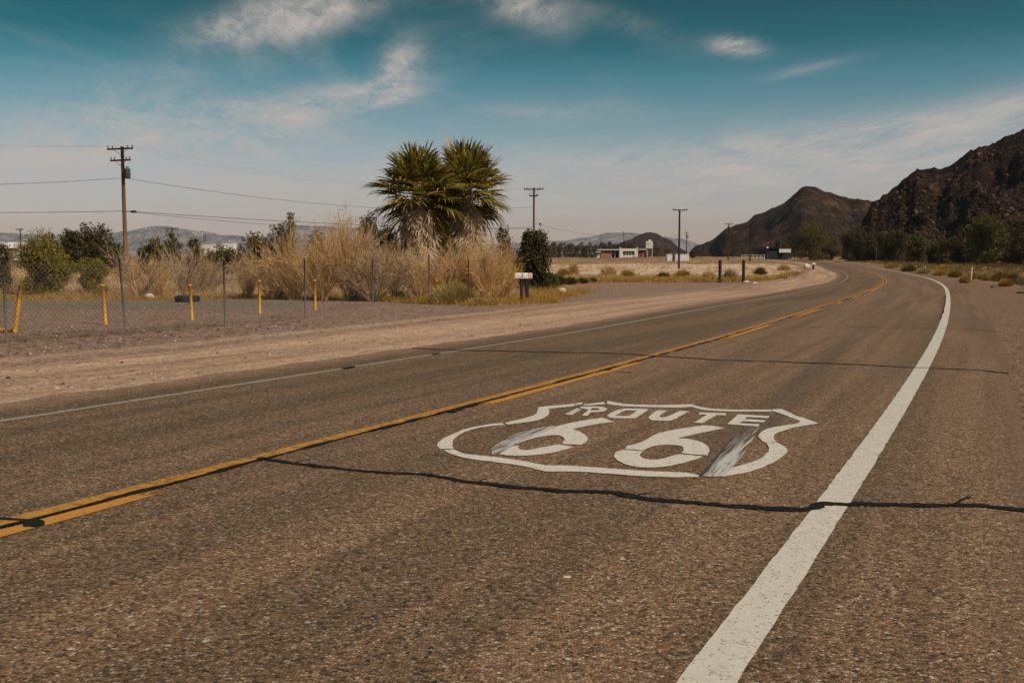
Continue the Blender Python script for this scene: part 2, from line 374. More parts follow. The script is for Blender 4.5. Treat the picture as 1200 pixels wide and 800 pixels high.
def rock_build(c1, c2, c3, sc):
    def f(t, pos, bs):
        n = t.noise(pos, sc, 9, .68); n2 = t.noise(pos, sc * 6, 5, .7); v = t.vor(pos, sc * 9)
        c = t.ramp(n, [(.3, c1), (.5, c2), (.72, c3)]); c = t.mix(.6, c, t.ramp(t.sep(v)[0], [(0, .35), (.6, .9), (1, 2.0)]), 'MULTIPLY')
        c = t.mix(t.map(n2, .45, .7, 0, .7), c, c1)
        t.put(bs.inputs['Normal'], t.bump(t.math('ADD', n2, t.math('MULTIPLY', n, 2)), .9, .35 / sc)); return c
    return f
M_HILL = mat('dark_volcanic_rock', rock_build((.006, .004, .003), (.034, .019, .011), (.105, .058, .030), .22), .95, .08)
M_HILL2 = mat('brown_rocky_slope', rock_build((.018, .010, .007), (.060, .033, .019), (.150, .078, .038), .035), .95, .08)
M_HILL3 = mat('red_brown_slope', rock_build((.035, .022, .016), (.070, .042, .030), (.10, .064, .042), .02), .95, .08)
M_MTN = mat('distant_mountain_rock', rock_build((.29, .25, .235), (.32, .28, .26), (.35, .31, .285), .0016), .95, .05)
M_STONE = worn('loose_stone', (.07, .045, .032), (.22, .15, .11), 3, .95)
M_STONE_W = worn('pale_stone', (.62, .52, .44), (.45, .36, .29), 3, .95)

M_WOOD = worn('weathered_pole_wood', (.085, .045, .024), (.20, .115, .060), 1.5, .9, 6, stretch=(9, 9, .6))
M_WOODDK = worn('dark_creosoted_wood', (.016, .010, .008), (.045, .025, .017), 1.5, .9, 6, stretch=(9, 9, .8))
M_STEEL = worn('galvanised_steel', (.055, .056, .055), (.12, .118, .11), 18, .75, metal=.1)
M_WIRE = worn('fence_wire', (.045, .040, .034), (.11, .095, .075), 18, .8, metal=.0)
M_CABLE = worn('black_cable', (.020, .020, .021), (.035, .034, .034), 3, .7)
M_GREYDK = worn('grey_transformer_paint', (.05, .055, .06), (.09, .095, .10), 5, .5)
M_CERAM = worn('glazed_insulator', (.03, .02, .016), (.06, .04, .03), 5, .3)
M_YPOST = worn('yellow_post_paint', (.58, .29, .035), (.42, .19, .03), 7, .6)
M_MAILW = worn('white_mailbox_paint', (.68, .62, .54), (.50, .45, .39), 9, .5)
M_MAILP = worn('faded_pink_mailbox_paint', (.56, .36, .27), (.44, .29, .21), 9, .5)
M_RUBBER = worn('black_rubber', (.012, .012, .013), (.028, .027, .026), 8, .7)
M_WWALL = worn('white_stucco', (.66, .62, .56), (.54, .49, .43), .8, .9)
M_RWALL = worn('faded_red_boards', (.20, .035, .030), (.13, .028, .026), 1.2, .85, stretch=(6, 6, .4))
M_PWALL = worn('pink_red_boards', (.36, .16, .12), (.24, .085, .07), 1.2, .85, stretch=(6, 6, .4))
M_DARK = worn('dark_interior', (.012, .012, .014), (.022, .021, .02), 2, .8)
M_GLASS = worn('dark_window_glass', (.035, .055, .05), (.06, .09, .08), .4, .15)
M_ROOFW = worn('white_roof_coating', (.66, .62, .57), (.50, .45, .40), 1, .8)
M_TEAL = worn('teal_paint', (.10, .33, .30), (.06, .22, .21), 3, .6)
M_BOXW = worn('white_tank_paint', (.68, .66, .61), (.52, .49, .44), 1.5, .6)
M_BOXG = worn('grey_cabinet_paint', (.18, .18, .17), (.11, .11, .10), 1.5, .6)
M_MARK = worn('marker_post_plastic', (.66, .60, .50), (.50, .44, .36), 5, .6)
M_BARK = worn('bark', (.06, .042, .03), (.13, .09, .06), 4, .95, 5, stretch=(3, 3, .7))
M_PBARK = worn('palm_bark', (.12, .08, .055), (.20, .14, .10), 3, .95, 5, stretch=(1, 1, 8))

# ------------------------------------------------------------------ road geometry (clothoid with dips and banking)
KS = [0, 15, 30, 45, 60, 75, 90, 110, 140, 180, 230]
KK = [.00146, .00114, .00042, .00062, .00153, .0023, .00222, .00169, .00152, .00245, .0037]
ZS = [-60, -10, 10, 25, 40, 55, 70, 85, 100, 130, 170, 230, 340]
ZZ = [.642, .09517, -.12373, -.22222, -.35793, -.43964, -.52908, -.51869, -.50548, -.43702, .13106, .69296, 1.0]
BB = [-.0166, -.00856, -.00534, -.01261, -.01234, -.0078, -.0064, -.00876, -.01307, -.01795, -.02184, -.02536, -.02]
STN = np.arange(-60, 330.01, .5)
_th = np.cumsum(np.interp(STN, KS, KK)) * .5; _i0 = int(np.argmin(abs(STN))); TH = .4468 - (_th - _th[_i0])
RX = np.cumsum(np.sin(TH)) * .5; RY = np.cumsum(np.cos(TH)) * .5
RX = RX - RX[_i0]; RY = RY - RY[_i0] + 10.98852
_k = 8
def rz_at(s): return np.interp(s, ZS, ZZ)
def rb_at(s): return np.interp(s, ZS, BB)
LEDGE, REDGE, LLINE, RLINE = -4.18, 5.10, -3.16864, 3.92827
def road_pt(s, off, dz_=0.0):
    """world position of a point of the road surface"""
    s = np.asarray(s, float); off = np.asarray(off, float)
    x = np.interp(s, STN, RX); y = np.interp(s, STN, RY); th = np.interp(s, STN, TH)
    return np.stack([x + off * np.cos(th), y - off * np.sin(th), rz_at(s) + rb_at(s) * off + dz_], -1)
def road_coord(x, y):
    x = np.atleast_1d(np.asarray(x, float)).ravel(); y = np.atleast_1d(np.asarray(y, float)).ravel()
    s = np.empty(len(x)); o = np.empty(len(x))
    for a in range(0, len(x), 6000):
        X, Y = x[a:a + 6000, None], y[a:a + 6000, None]
        i = ((RX[None, ::2] - X) ** 2 + (RY[None, ::2] - Y) ** 2).argmin(1) * 2
        ddx, ddy = X[:, 0] - RX[i], Y[:, 0] - RY[i]
        s[a:a + 6000] = STN[i] + np.clip(ddx * np.sin(TH[i]) + ddy * np.cos(TH[i]), -1, 1)
        o[a:a + 6000] = ddx * np.cos(TH[i]) - ddy * np.sin(TH[i])
        end = (i == len(STN) - 1) | (i == 0)
        o[a:a + 6000][end] = np.sign(o[a:a + 6000][end]) * np.hypot(ddx, ddy)[end]
    return s, o
def ground_z(x, y, rough=True, so=None):
    x = np.atleast_1d(np.asarray(x, float)); y = np.atleast_1d(np.asarray(y, float))
    s, o = so if so is not None else road_coord(x, y)
    r = np.hypot(x, y); base_ = np.interp(r, [0, 50, 100, 200, 350, 700, 12000], [0, -.05, -.28, .2, .72, 1.0, 1.0])
    near = rz_at(s) + rb_at(s) * np.clip(o, -6, 7)
    out = np.maximum(np.maximum(LEDGE - o, o - REDGE), 0)
    k = smooth01(1.5, 15, out); z = near * (1 - k) + base_ * k - .02
    z = z - .06 * smooth01(-1.1, -1.6, np.maximum(LEDGE - o, o - REDGE))
    if rough:
        amp = smooth01(.2, 3, out) * np.interp(r, [0, 40, 120, 400, 2000], [.04, .08, .22, .5, .8])
        z = z + amp * (fbm(x, y, 7, 4, 3) - .5) * 1.6
    return z
def ray(x, y):
    u = (x - 600) / F; v = (400 - y) / F
    return np.array([u, math.cos(PITCH) + v * math.sin(PITCH), -math.sin(PITCH) + v * math.cos(PITCH)])
def at(x, y, rough=False):
    """the point of the ground seen at a place of the photograph"""
    d_ = ray(x, y); H = 0.0
    for _ in range(12):
        t_ = (H - EYE) / min(d_[2], -1e-4); H = float(ground_z(d_[0] * t_, d_[1] * t_, rough)[0])
    return np.array([d_[0] * t_, d_[1] * t_, H])
def on_road(x, y, dz_=0.0):
    d_ = ray(x, y); H = 0.0
    for _ in range(8):
        t_ = (H - EYE) / d_[2]; s, o = road_coord(d_[0] * t_, d_[1] * t_); H = float(rz_at(s) + rb_at(s) * o)
    return float(s[0]), float(o[0])
def dist_pt(x, d_):
    """ground point at distance d_ ahead, in the direction of column x"""
    X = (x - 600) / F * d_; return np.array([X, d_, float(ground_z(X, d_, False)[0])])
def height(y, d_): return (HOR - y) / F * d_ + EYE

# ------------------------------------------------------------------ ground sheet
def poly_sdf(x, y, P):
    """signed distance, positive inside"""
    P = np.array(P, float); n = len(P); dmin = np.full(len(x), 1e9); ins = np.zeros(len(x), bool)
    for i in range(n):
        a, b = P[i], P[(i + 1) % n]; e = b - a; t_ = np.clip(((x - a[0]) * e[0] + (y - a[1]) * e[1]) / (e @ e), 0, 1)
        dmin = np.minimum(dmin, np.hypot(x - a[0] - t_ * e[0], y - a[1] - t_ * e[1]))
        c = ((a[1] > y) != (b[1] > y)); xx = (b[0] - a[0]) * (y - a[1]) / (b[1] - a[1] + 1e-12) + a[0]; ins ^= c & (x < xx)
    return np.where(ins, dmin, -dmin)
def build_ground():
    rr = [.0, .8]
    while rr[-1] < 9000: rr.append(rr[-1] * 1.021 + .01)
    rr = np.array(rr); ang = np.radians(np.concatenate([np.arange(-42, 42, .28), np.arange(42, 318, 3)]))
    R, A = np.meshgrid(rr, ang, indexing='ij'); X = (R * np.sin(A)).ravel(); Y = (R * np.cos(A)).ravel()
    so = road_coord(X, Y); Z = ground_z(X, Y, True, so); s, o = so
    r = np.hypot(X, Y)
    # the edge between the gravel verges and the scrub land
    L = [at(*q)[:2] for q in [(0, 352), (200, 352), (420, 351), (500, 354), (560, 359), (620, 357), (690, 348), (665, 337), (705, 333), (780, 332), (840, 331.5), (900, 330.5), (935, 323), (952, 317)]]
    pl = [(-9000, 9000), (-9000, 30), (-60, 30)] + [tuple(q) for q in L] + [tuple(road_pt(s_, -6.0)[:2]) for s_ in (150, 180, 220, 260, 300, 330)] + [(20, 420), (9000, 420), (9000, 9000)]
    pr = [tuple(road_pt(s_, o_)[:2]) for s_, o_ in [(-60, 11), (0, 11), (30, 10), (50, 9), (62, 8.5), (79, 7), (105, 6.6), (143, 7), (181, 6.6), (230, 6.5), (330, 6.5)]] + [(20, 600), (9000, 600), (9000, -9000), (-20, -9000)]
    scrub = np.maximum(poly_sdf(X, Y, pl), poly_sdf(X, Y, pr)); scrub = np.clip(scrub, -6, 6)
    e = lambda cx, cy, ax, ay: np.clip(1 - ((X - cx) / ax) ** 2 - ((Y - cy) / ay) ** 2, 0, 1)
    salt = np.maximum.reduce([e(26, 135, 44, 50) * 1.3, e(6, 118, 20, 24) * 1.1, e(18, 100, 22, 12) * .9, e(44, 120, 16, 22)])
    salt = salt * smooth01(0, 4, scrub)
    strip = smooth01(27.5, 29.5, Y + .06 * X) * smooth01(36.4, 35.6, Y) * smooth01(-5.0, -8.0, X) * (scrub < 0)
    n = len(ang); nr = len(rr); idx = np.arange(n * nr).reshape(nr, n)
    i2 = np.roll(idx, -1, 1); F_ = np.stack([idx[:-1], i2[:-1], i2[1:], idx[1:]], -1).reshape(-1, 4)[:, ::-1]
    F_ = F_[n:]                                    # the ring round the centre is closed by a fan
    V = np.stack([X, Y, Z], 1)
    o_ = mesh_obj('ground', V, F_, M_GROUND, smooth=True, attrs=dict(lat=np.clip(o, -60, 60), s=s, scrub=scrub, salt=salt, strip=strip))
    return tag(o_, 'open desert ground of gravel, tan dust and dry scrub earth around the road', 'ground', kind='structure')
build_ground()

# ------------------------------------------------------------------ road and what is painted on it
def strip_mesh(name, ss, lo, hi, dz_, m, parent, nacross=1, extra=None):
    ss = np.asarray(ss, float); lo = np.broadcast_to(lo, ss.shape); hi = np.broadcast_to(hi, ss.shape)
    q = np.linspace(0, 1, nacross + 1); S_ = np.repeat(ss, nacross + 1); O_ = (lo[:, None] * (1 - q) + hi[:, None] * q).ravel()
    V = road_pt(S_, O_, dz_); n = nacross + 1; idx = np.arange(len(ss) * n).reshape(len(ss), n)
    F_ = np.stack([idx[:-1, :-1], idx[:-1, 1:], idx[1:, 1:], idx[1:, :-1]], -1).reshape(-1, 4)
    at_ = dict(lat=O_, s=S_)
    if extra is not None: at_['wear'] = np.repeat(extra, n)
    return mesh_obj(name, V, F_, m, parent, attrs=at_)
ss = np.concatenate([np.arange(-60, 40, .1), np.arange(40, 110, .25), np.arange(110, 328, 1)])
el_ = LEDGE + (fbm(ss, ss * 0 + 3, .8, 4, 9) - .5) * .35; er_ = REDGE + (fbm(ss, ss * 0 + 9, 1.6, 4, 5) - .5) * .22
road = strip_mesh('road', ss, el_, er_, 0, M_ROAD, None, 12)
tag(road, 'two lane asphalt highway curving away to the left', 'road', kind='structure')
def jit(ss, sc, amp, seed): return (fbm(ss, ss * 0 + seed, sc, 4, seed) - .5) * amp
sl = np.concatenate([np.arange(-60, 30, .06), np.arange(30, 100, .25), np.arange(100, 300, 1)])
tag(strip_mesh('edge_line', sl, RLINE - .095 + jit(sl, .15, .016, 2), RLINE + .095 + jit(sl, .15, .016, 4), .005, M_WHITE, road), 'wide bright white edge line beside the near lane')
tag(strip_mesh('edge_line', sl, LLINE - .05 + jit(sl, .2, .03, 6), LLINE + .05 + jit(sl, .2, .03, 8), .005, M_WHITE_L, road), 'thin worn edge line beside the far lane')
cw = jit(sl, 3.5, .05, 31)
tag(strip_mesh('center_line', sl, -.165 + cw * .4, -.035 + cw * .5 + jit(sl, .3, .03, 14), .005, M_YEL, road), 'yellow centre line nearer the far lane')
wear = np.interp(sl, [-60, -5.8, -5.55, -5.3, -4.9, -1.3, -.9, -.3, 2.5, 4, 5, 7, 9.5, 11, 14, 15.5, 18, 20, 23, 26, 30, 34, 37, 45, 48, 60, 300], [.0, 0, .3, .6, .9, .9, .6, .1, .1, .4, .75, .8, .7, .2, .2, .75, .75, .3, .3, .8, .3, .7, .35, .7, .3, .4, .3])
tag(strip_mesh('center_line', sl, .02 + cw * .5 + jit(sl, .3, .02, 15), .145 + cw * .4 + jit(sl, .4, .03, 16), .005, M_YEL_W, road, 1, wear), 'worn yellow centre line nearer the near lane')
tw = .004 + .036 * np.clip(fbm(sl, sl * 0 + 2, .35, 5, 41) * 3 - 1.1, 0, 1) + .02 * np.clip(fbm(sl, sl * 0, 4, 2, 77) * 3 - 1.6, 0, 1)
tc = -.008 + cw * .5 + jit(sl, .25, .035, 43)
strip_mesh('crack_seal', sl, tc - tw, tc + tw, .010, M_TAR, road)
tag(strip_mesh('crack_seal', sl[(sl > 20.) & (sl < 45)], (RLINE - .13 + jit(sl, .5, .06, 45))[(sl > 20) & (sl < 45)], (RLINE - .09 + jit(sl, .6, .12, 47) * np.interp(sl, [18, 22, 40, 46], [0, 1, .6, 0]))[(sl > 20) & (sl < 45)], .008, M_TAR, road), 'ragged tar strip along the inner side of the white edge line')

def px_strip(name, pts, wid, m, dz_=.008, label=None, seed=1, wamp=1.1):
    """tar-filled crack through points seen on the road"""
    q = np.array([on_road(x, y) for x, y in pts]); P = road_pt(q[:, 0], q[:, 1])[:, :2]
    dl = np.concatenate([[0], np.cumsum(np.hypot(*np.diff(P, axis=0).T))]); u = np.arange(0, dl[-1], .02)
    X = np.interp(u, dl, P[:, 0]); Y = np.interp(u, dl, P[:, 1]); T = np.stack([np.gradient(X), np.gradient(Y)], 1); T /= np.linalg.norm(T, axis=1)[:, None]
    N = np.stack([-T[:, 1], T[:, 0]], 1); W = np.interp(u, dl, np.broadcast_to(wid, dl.shape)) * .5
    j = (fbm(u, u * 0, .5, 6, seed, .6) - .5) * .11; W1 = W * (1 + wamp * (fbm(u, u * 0 + 5, .14, 5, seed + 3, .7) - .5) * 2); W2 = W * (1 + wamp * (fbm(u, u * 0 + 5, .14, 5, seed + 8, .7) - .5) * 2)
    A = np.stack([X, Y], 1) + N * (j + W1)[:, None]; B = np.stack([X, Y], 1) + N * (j - W2)[:, None]
    V = []; 
    for Q in (A, B): s_, o_ = road_coord(Q[:, 0], Q[:, 1]); V.append(np.column_stack([Q, rz_at(s_) + rb_at(s_) * o_ + dz_]))
    n = len(u); i = np.arange(n - 1); F_ = np.stack([i, i + n, i + n + 1, i + 1], 1)
    o = mesh_obj(name, np.concatenate(V), F_, m, road)
    if label: tag(o, label)
    return o
c1 = [(310, 538), (330, 541), (360, 545), (400, 550), (450, 554), (500, 556.5), (520, 560), (545, 564), (580, 567), (600, 570), (640, 574), (655, 576.5), (690, 577), (720, 578), (745, 583), (780, 586), (800, 588), (850, 592.5), (900, 595.5), (940, 597), (955, 594), (965, 591), (1000, 591.5), (1050, 592), (1100, 592), (1150, 592.5), (1175, 595), (1200, 598), (1260, 604), (1300, 606)]
px_strip('crack_seal', c1, np.interp([p[0] for p in c1], [310, 450, 600, 900, 1300], [.06, .055, .075, .095, .095]), M_TAR, .0065, 'thick black tar seam across the near lane in front of the painted shield', 3)
c2 = [(482, 408), (525, 410), (550, 411), (600, 411.6), (650, 413), (700, 413.6), (750, 416), (768, 417), (780, 418), (816, 420), (840, 422), (900, 423.5), (1000, 427), (1070, 431), (1087, 431), (1150, 434), (1184, 438)]
px_strip('crack_seal', c2, .075, M_TAR, .0065, 'thin dark tar seam across both lanes behind the painted shield', 5)
px_strip('crack_seal', [(930, 383), (980, 384), (1040, 384.5), (1100, 385), (1133, 386), (1168, 388.5)], .05, M_TAR, .0095, 'faint farther tar seam across the near lane', 7, .9)
px_strip('crack_seal', [(722, 436), (742, 437)], .05, M_TAR, .0095, 'short dark crack beside the yellow line', 9, .8)
px_strip('crack_seal', [(-60, 600), (-20, 606), (0, 609), (25, 611), (38, 611.5)], .035, M_TAR, .0105, 'dark seam joining the centre line at its near end', 11)
px_strip('crack_seal', [(30, 612), (40, 615), (50, 617.5)], [.06, .11, .05], M_TAR, .0115, 'blob of tar on the near yellow line', 13)
for q, wd in (([(404, 432.5), (416, 430)], .09), ([(508, 416), (516, 414.5)], .07)): px_strip('tar_spot', q, wd, M_TAR, .0115, None, 15)
px_strip('tar_spot', [(526, 483.5), (539, 480)], .10, M_TAR, .0115, None, 17); px_strip('tar_spot', [(706, 434.5), (716, 433)], .12, M_TAR, .0115, None, 19)
px_strip('tar_spot', [(309, 539), (315, 537)], .10, M_TAR, .0115, None, 21)

for q, wd in (([(345, 543), (352, 540.5), (366, 539)], .014), ([(560, 566), (566, 562.5), (575, 561.5)], .014), ([(745, 583), (752, 579.5), (768, 578)], .018), ([(985, 591), (1000, 588), (1014, 588.5)], .018), ([(1118, 592), (1128, 586), (1136, 582)], .022), ([(880, 595), (889, 599), (905, 600.5)], .016)):
    px_strip('crack_branch', q, wd, M_TAR, .0055, None, int(q[0][0]), 1.3)
# --- the painted shield: outlines measured on the photograph and laid on the road plane
def cr(pts, sub=5, closed=True):
    """gentle smoothing of an outline; corners marked with a third value stay sharp"""
    n = len(pts); out = []
    for i in range(n):
        p0, p1, p2, p3 = pts[(i - 1) % n], pts[i], pts[(i + 1) % n], pts[(i + 2) % n]
        a = np.array(p1[:2], float); b = np.array(p2[:2], float)
        m1 = (b - np.array(p0[:2])) * .5 if len(p1) == 2 else (b - a) ; m2 = (np.array(p3[:2]) - a) * .5 if len(p2) == 2 else (b - a)
        L_ = np.linalg.norm(b - a)
        for mm in (m1, m2):
            k = np.linalg.norm(mm); 
            if k > 1.2 * L_: mm *= 1.2 * L_ / k
        for k in range(sub):
            t_ = k / sub; h00 = 2 * t_**3 - 3 * t_**2 + 1; h10 = t_**3 - 2 * t_**2 + t_; h01 = 1 - h00; h11 = t_**3 - t_**2
            out.append(h00 * a + h10 * m1 + h01 * b + h11 * m2)
    return out
A1 = lambda L_: [(500 + p[0] / 5, 460 + p[1] / 5, *p[2:]) for p in L_]
A2 = lambda L_: [(720 + p[0] / 5, 460 + p[1] / 5, *p[2:]) for p in L_]
def flat_paint(name, loops_list, m, dz_, parent, wearfn=None, label=None):
    cu = bpy.data.curves.new('outline', 'CURVE'); cu.dimensions = '2D'; cu.fill_mode = 'BOTH'
    for lp in loops_list:
        pts = cr(lp); q = [on_road(x, y) for x, y in pts]; P = road_pt([a for a, b in q], [b for a, b in q])
        sp = cu.splines.new('POLY'); sp.points.add(len(P) - 1); sp.use_cyclic_u = True
        jx = RNG.normal(0, .0025, (len(P), 2))
        for k, v in enumerate(P): sp.points[k].co = (v[0] + jx[k, 0], v[1] + jx[k, 1], 0, 1)
    tmp = bpy.data.objects.new('outline', cu); COL.objects.link(tmp)
    dg = bpy.context.evaluated_depsgraph_get(); me = bpy.data.meshes.new_from_object(tmp.evaluated_get(dg))
    V = np.array([v.co[:] for v in me.vertices]); F_ = [tuple(p.vertices) for p in me.polygons]
    bpy.data.objects.remove(tmp); bpy.data.curves.remove(cu)
    s_, o_ = road_coord(V[:, 0], V[:, 1]); V[:, 2] = rz_at(s_) + rb_at(s_) * o_ + dz_
    # exact along-road coordinate for the streaks
    at_ = dict(lat=o_, s=s_); at_['wear'] = wearfn(V, s_, o_) if wearfn else np.zeros(len(V))
    o = mesh_obj(name, V, F_, m, parent, attrs=at_)
    if label: tag(o, label)
    return o
shield = [
 A1([(865, 67, 1), (760, 77), (700, 82), (652, 88, 1), (650, 110), (625, 135), (560, 155), (455, 180, 1), (475, 190, 1), (620, 170), (690, 150), (718, 125), (715, 97, 1), (780, 90), (865, 82, 1)]),
 A1([(440, 181, 1), (350, 190), (230, 215), (130, 255), (68, 293), (62, 315), (80, 333, 1), (158, 331, 1), (150, 310), (158, 280), (200, 245), (270, 217), (380, 198), (457, 191, 1)]),
 A1([(95, 339, 1), (150, 365), (250, 390), (400, 410), (550, 430), (640, 452), (700, 466, 1), (760, 466), (900, 466), (1200, 488), (1350, 496), (1500, 498), (1585, 496), (1597, 488, 1), (1520, 472), (1300, 462), (1100, 449), (1000, 441), (800, 430), (700, 429, 1), (540, 399), (400, 380), (300, 370), (220, 360), (160, 335, 1)]),
 A2([(640, 494, 1), (700, 484), (780, 470), (880, 436), (960, 395), (1012, 352), (1005, 325), (955, 297, 1), (893, 298, 1), (905, 330), (900, 350), (850, 392), (750, 427), (640, 455, 1)]),
 A2([(884, 297, 1), (860, 280), (845, 255), (870, 226), (930, 206), (1070, 184, 1), (1088, 168, 1), (1040, 150), (945, 114, 1), (925, 112, 1), (925, 101, 1), (980, 98, 1), (1065, 137), (1100, 148, 1), (1197, 182, 1), (1060, 206), (960, 236), (935, 252), (933, 270), (952, 293, 1)]),
 A2([(-40, 50, 1), (0, 58), (60, 68), (180, 73), (300, 75), (450, 70, 1), (540, 92), (700, 102), (920, 102, 1), (920, 113, 1), (700, 113), (530, 104), (450, 85, 1), (380, 90), (250, 88), (100, 84), (0, 76), (-45, 67, 1)]),
 A1([(1040, 57, 1), (980, 64), (920, 72, 1), (920, 79, 1), (990, 74), (1045, 69, 1)]), A1([(868, 66, 1), (912, 59, 1), (912, 70, 1), (872, 76, 1)]),
]
mk = flat_paint('shield_outline', shield, M_WHITE_SH, .006, road, None, 'white painted highway shield outline on the near lane')
route = [
 # R
 A1([(905, 136, 1), (950, 103, 1), (925, 98, 1), (895, 92, 1), (910, 84, 1), (990, 83), (1040, 88), (1056, 98), (1040, 112), (965, 118, 1), (940, 139, 1)]),
 A1([(958, 107, 1), (1003, 104), (1015, 98), (990, 93), (968, 93, 1)]),
 # O
 A2([(-47, 141, 1), (0, 110), (60, 95, 1), (185, 98), (197, 106), (122, 152, 1), (0, 152)]), A2([(0, 139, 1), (48, 113), (75, 107, 1), (135, 107, 1), (88, 139, 1)]),
 # U
 A2([(245, 107, 1), (308, 108, 1), (264, 138), (272, 147), (303, 145), (383, 109, 1), (437, 111, 1), (348, 160), (310, 167), (227, 165), (200, 153), (207, 140)]),
 # T
 A2([(500, 119, 1), (657, 123, 1), (650, 136, 1), (600, 134, 1), (518, 181, 1), (466, 179, 1), (542, 131, 1), (490, 130, 1)]),
 # E
 A2([(725, 129, 1), (912, 140, 1), (896, 152, 1), (775, 145, 1), (763, 156, 1), (887, 165, 1), (875, 177, 1), (748, 170, 1), (735, 182, 1), (850, 188, 1), (842, 200, 1), (660, 187, 1)]),
]
flat_paint('route_lettering', route, M_WHITE_SH, .006, road, None, 'white painted word ROUTE across the top of the shield')
flat_paint('route_lettering', [A1([(808, 130, 1), (850, 134, 1), (905, 100, 1), (880, 92, 1)])], M_SKID_W, .006, road, lambda V, s, o: np.full(len(V), .15))
six1 = [A1([(1030, 150, 1), (1099, 173, 1), (960, 193), (855, 217, 1), (900, 232), (940, 262), (940, 285), (906, 309, 1), (790, 303, 1), (802, 290), (806, 272), (785, 256), (740, 251), (640, 266), (565, 290), (490, 315, 1), (560, 280), (620, 250), (740, 205, 1), (850, 178), (940, 162)]),
        A1([(862, 321, 1), (740, 355), (600, 371), (480, 371), (425, 362, 1), (500, 318, 1), (540, 312, 1), (535, 325), (552, 336), (600, 339), (690, 320), (772, 306, 1)])]
six2 = [A2([(520, 195, 1), (580, 197), (641, 212, 1), (480, 245), (368, 271, 1), (430, 273), (510, 293), (556, 330), (547, 371, 1), (392, 357, 1), (406, 338), (390, 315), (310, 308), (230, 316), (165, 340, 1), (62, 333, 1), (75, 316), (160, 292), (260, 240), (400, 211)]),
        A2([(55, 338, 1), (172, 346, 1), (152, 362), (155, 380), (180, 390), (250, 396), (378, 363, 1), (518, 375, 1), (500, 386), (400, 416), (280, 438), (150, 440), (60, 420), (5, 385), (10, 352)])]
flat_paint('numeral_six', six1, M_WHITE_SH, .006, road, None, 'left painted white numeral 6 inside the shield')
flat_paint('numeral_six', six2, M_WHITE_SH, .006, road, None, 'right painted white numeral 6 inside the shield')
# scuffs where tyres have dragged the paint
sc1 = A1([(378, 372, 1), (388, 325), (460, 280), (540, 240), (640, 215), (740, 197, 1), (760, 208, 1), (640, 252), (560, 285), (500, 318), (425, 365, 1)])
flat_paint('tyre_scuff', [sc1], M_SKID_W, .0075, road, lambda V, s, o: np.full(len(V), .45), 'streaky scuff over the left end of the left numeral')
flat_paint('tyre_scuff', [A1([(376, 374, 1), (384, 330), (460, 282), (560, 236), (720, 196, 1), (640, 240), (540, 280), (470, 320), (430, 352, 1)])], M_SKID_K, .0085, road, lambda V, s, o: np.full(len(V), .72))
sc2 = A2([(510, 489, 1), (560, 440), (640, 340), (720, 250), (760, 200, 1), (850, 205, 1), (800, 300), (720, 410), (680, 455), (640, 495, 1), (560, 497)])
flat_paint('tyre_scuff', [sc2], M_SKID_W, .0075, road, lambda V, s, o: np.clip(.35 + (s + 3.2) * .14, .2, 1), 'long streaky scuff dragged from the bottom of the shield to the letter E')
flat_paint('tyre_scuff', [A2([(498, 488, 1), (560, 420), (640, 325), (710, 250), (745, 203, 1), (850, 203, 1), (790, 230), (700, 320), (620, 400), (560, 470), (530, 492, 1)])], M_SKID_K, .0090, road, lambda V, s, o: np.clip(.66 + (s + 1.5) * .06, .5, .9))

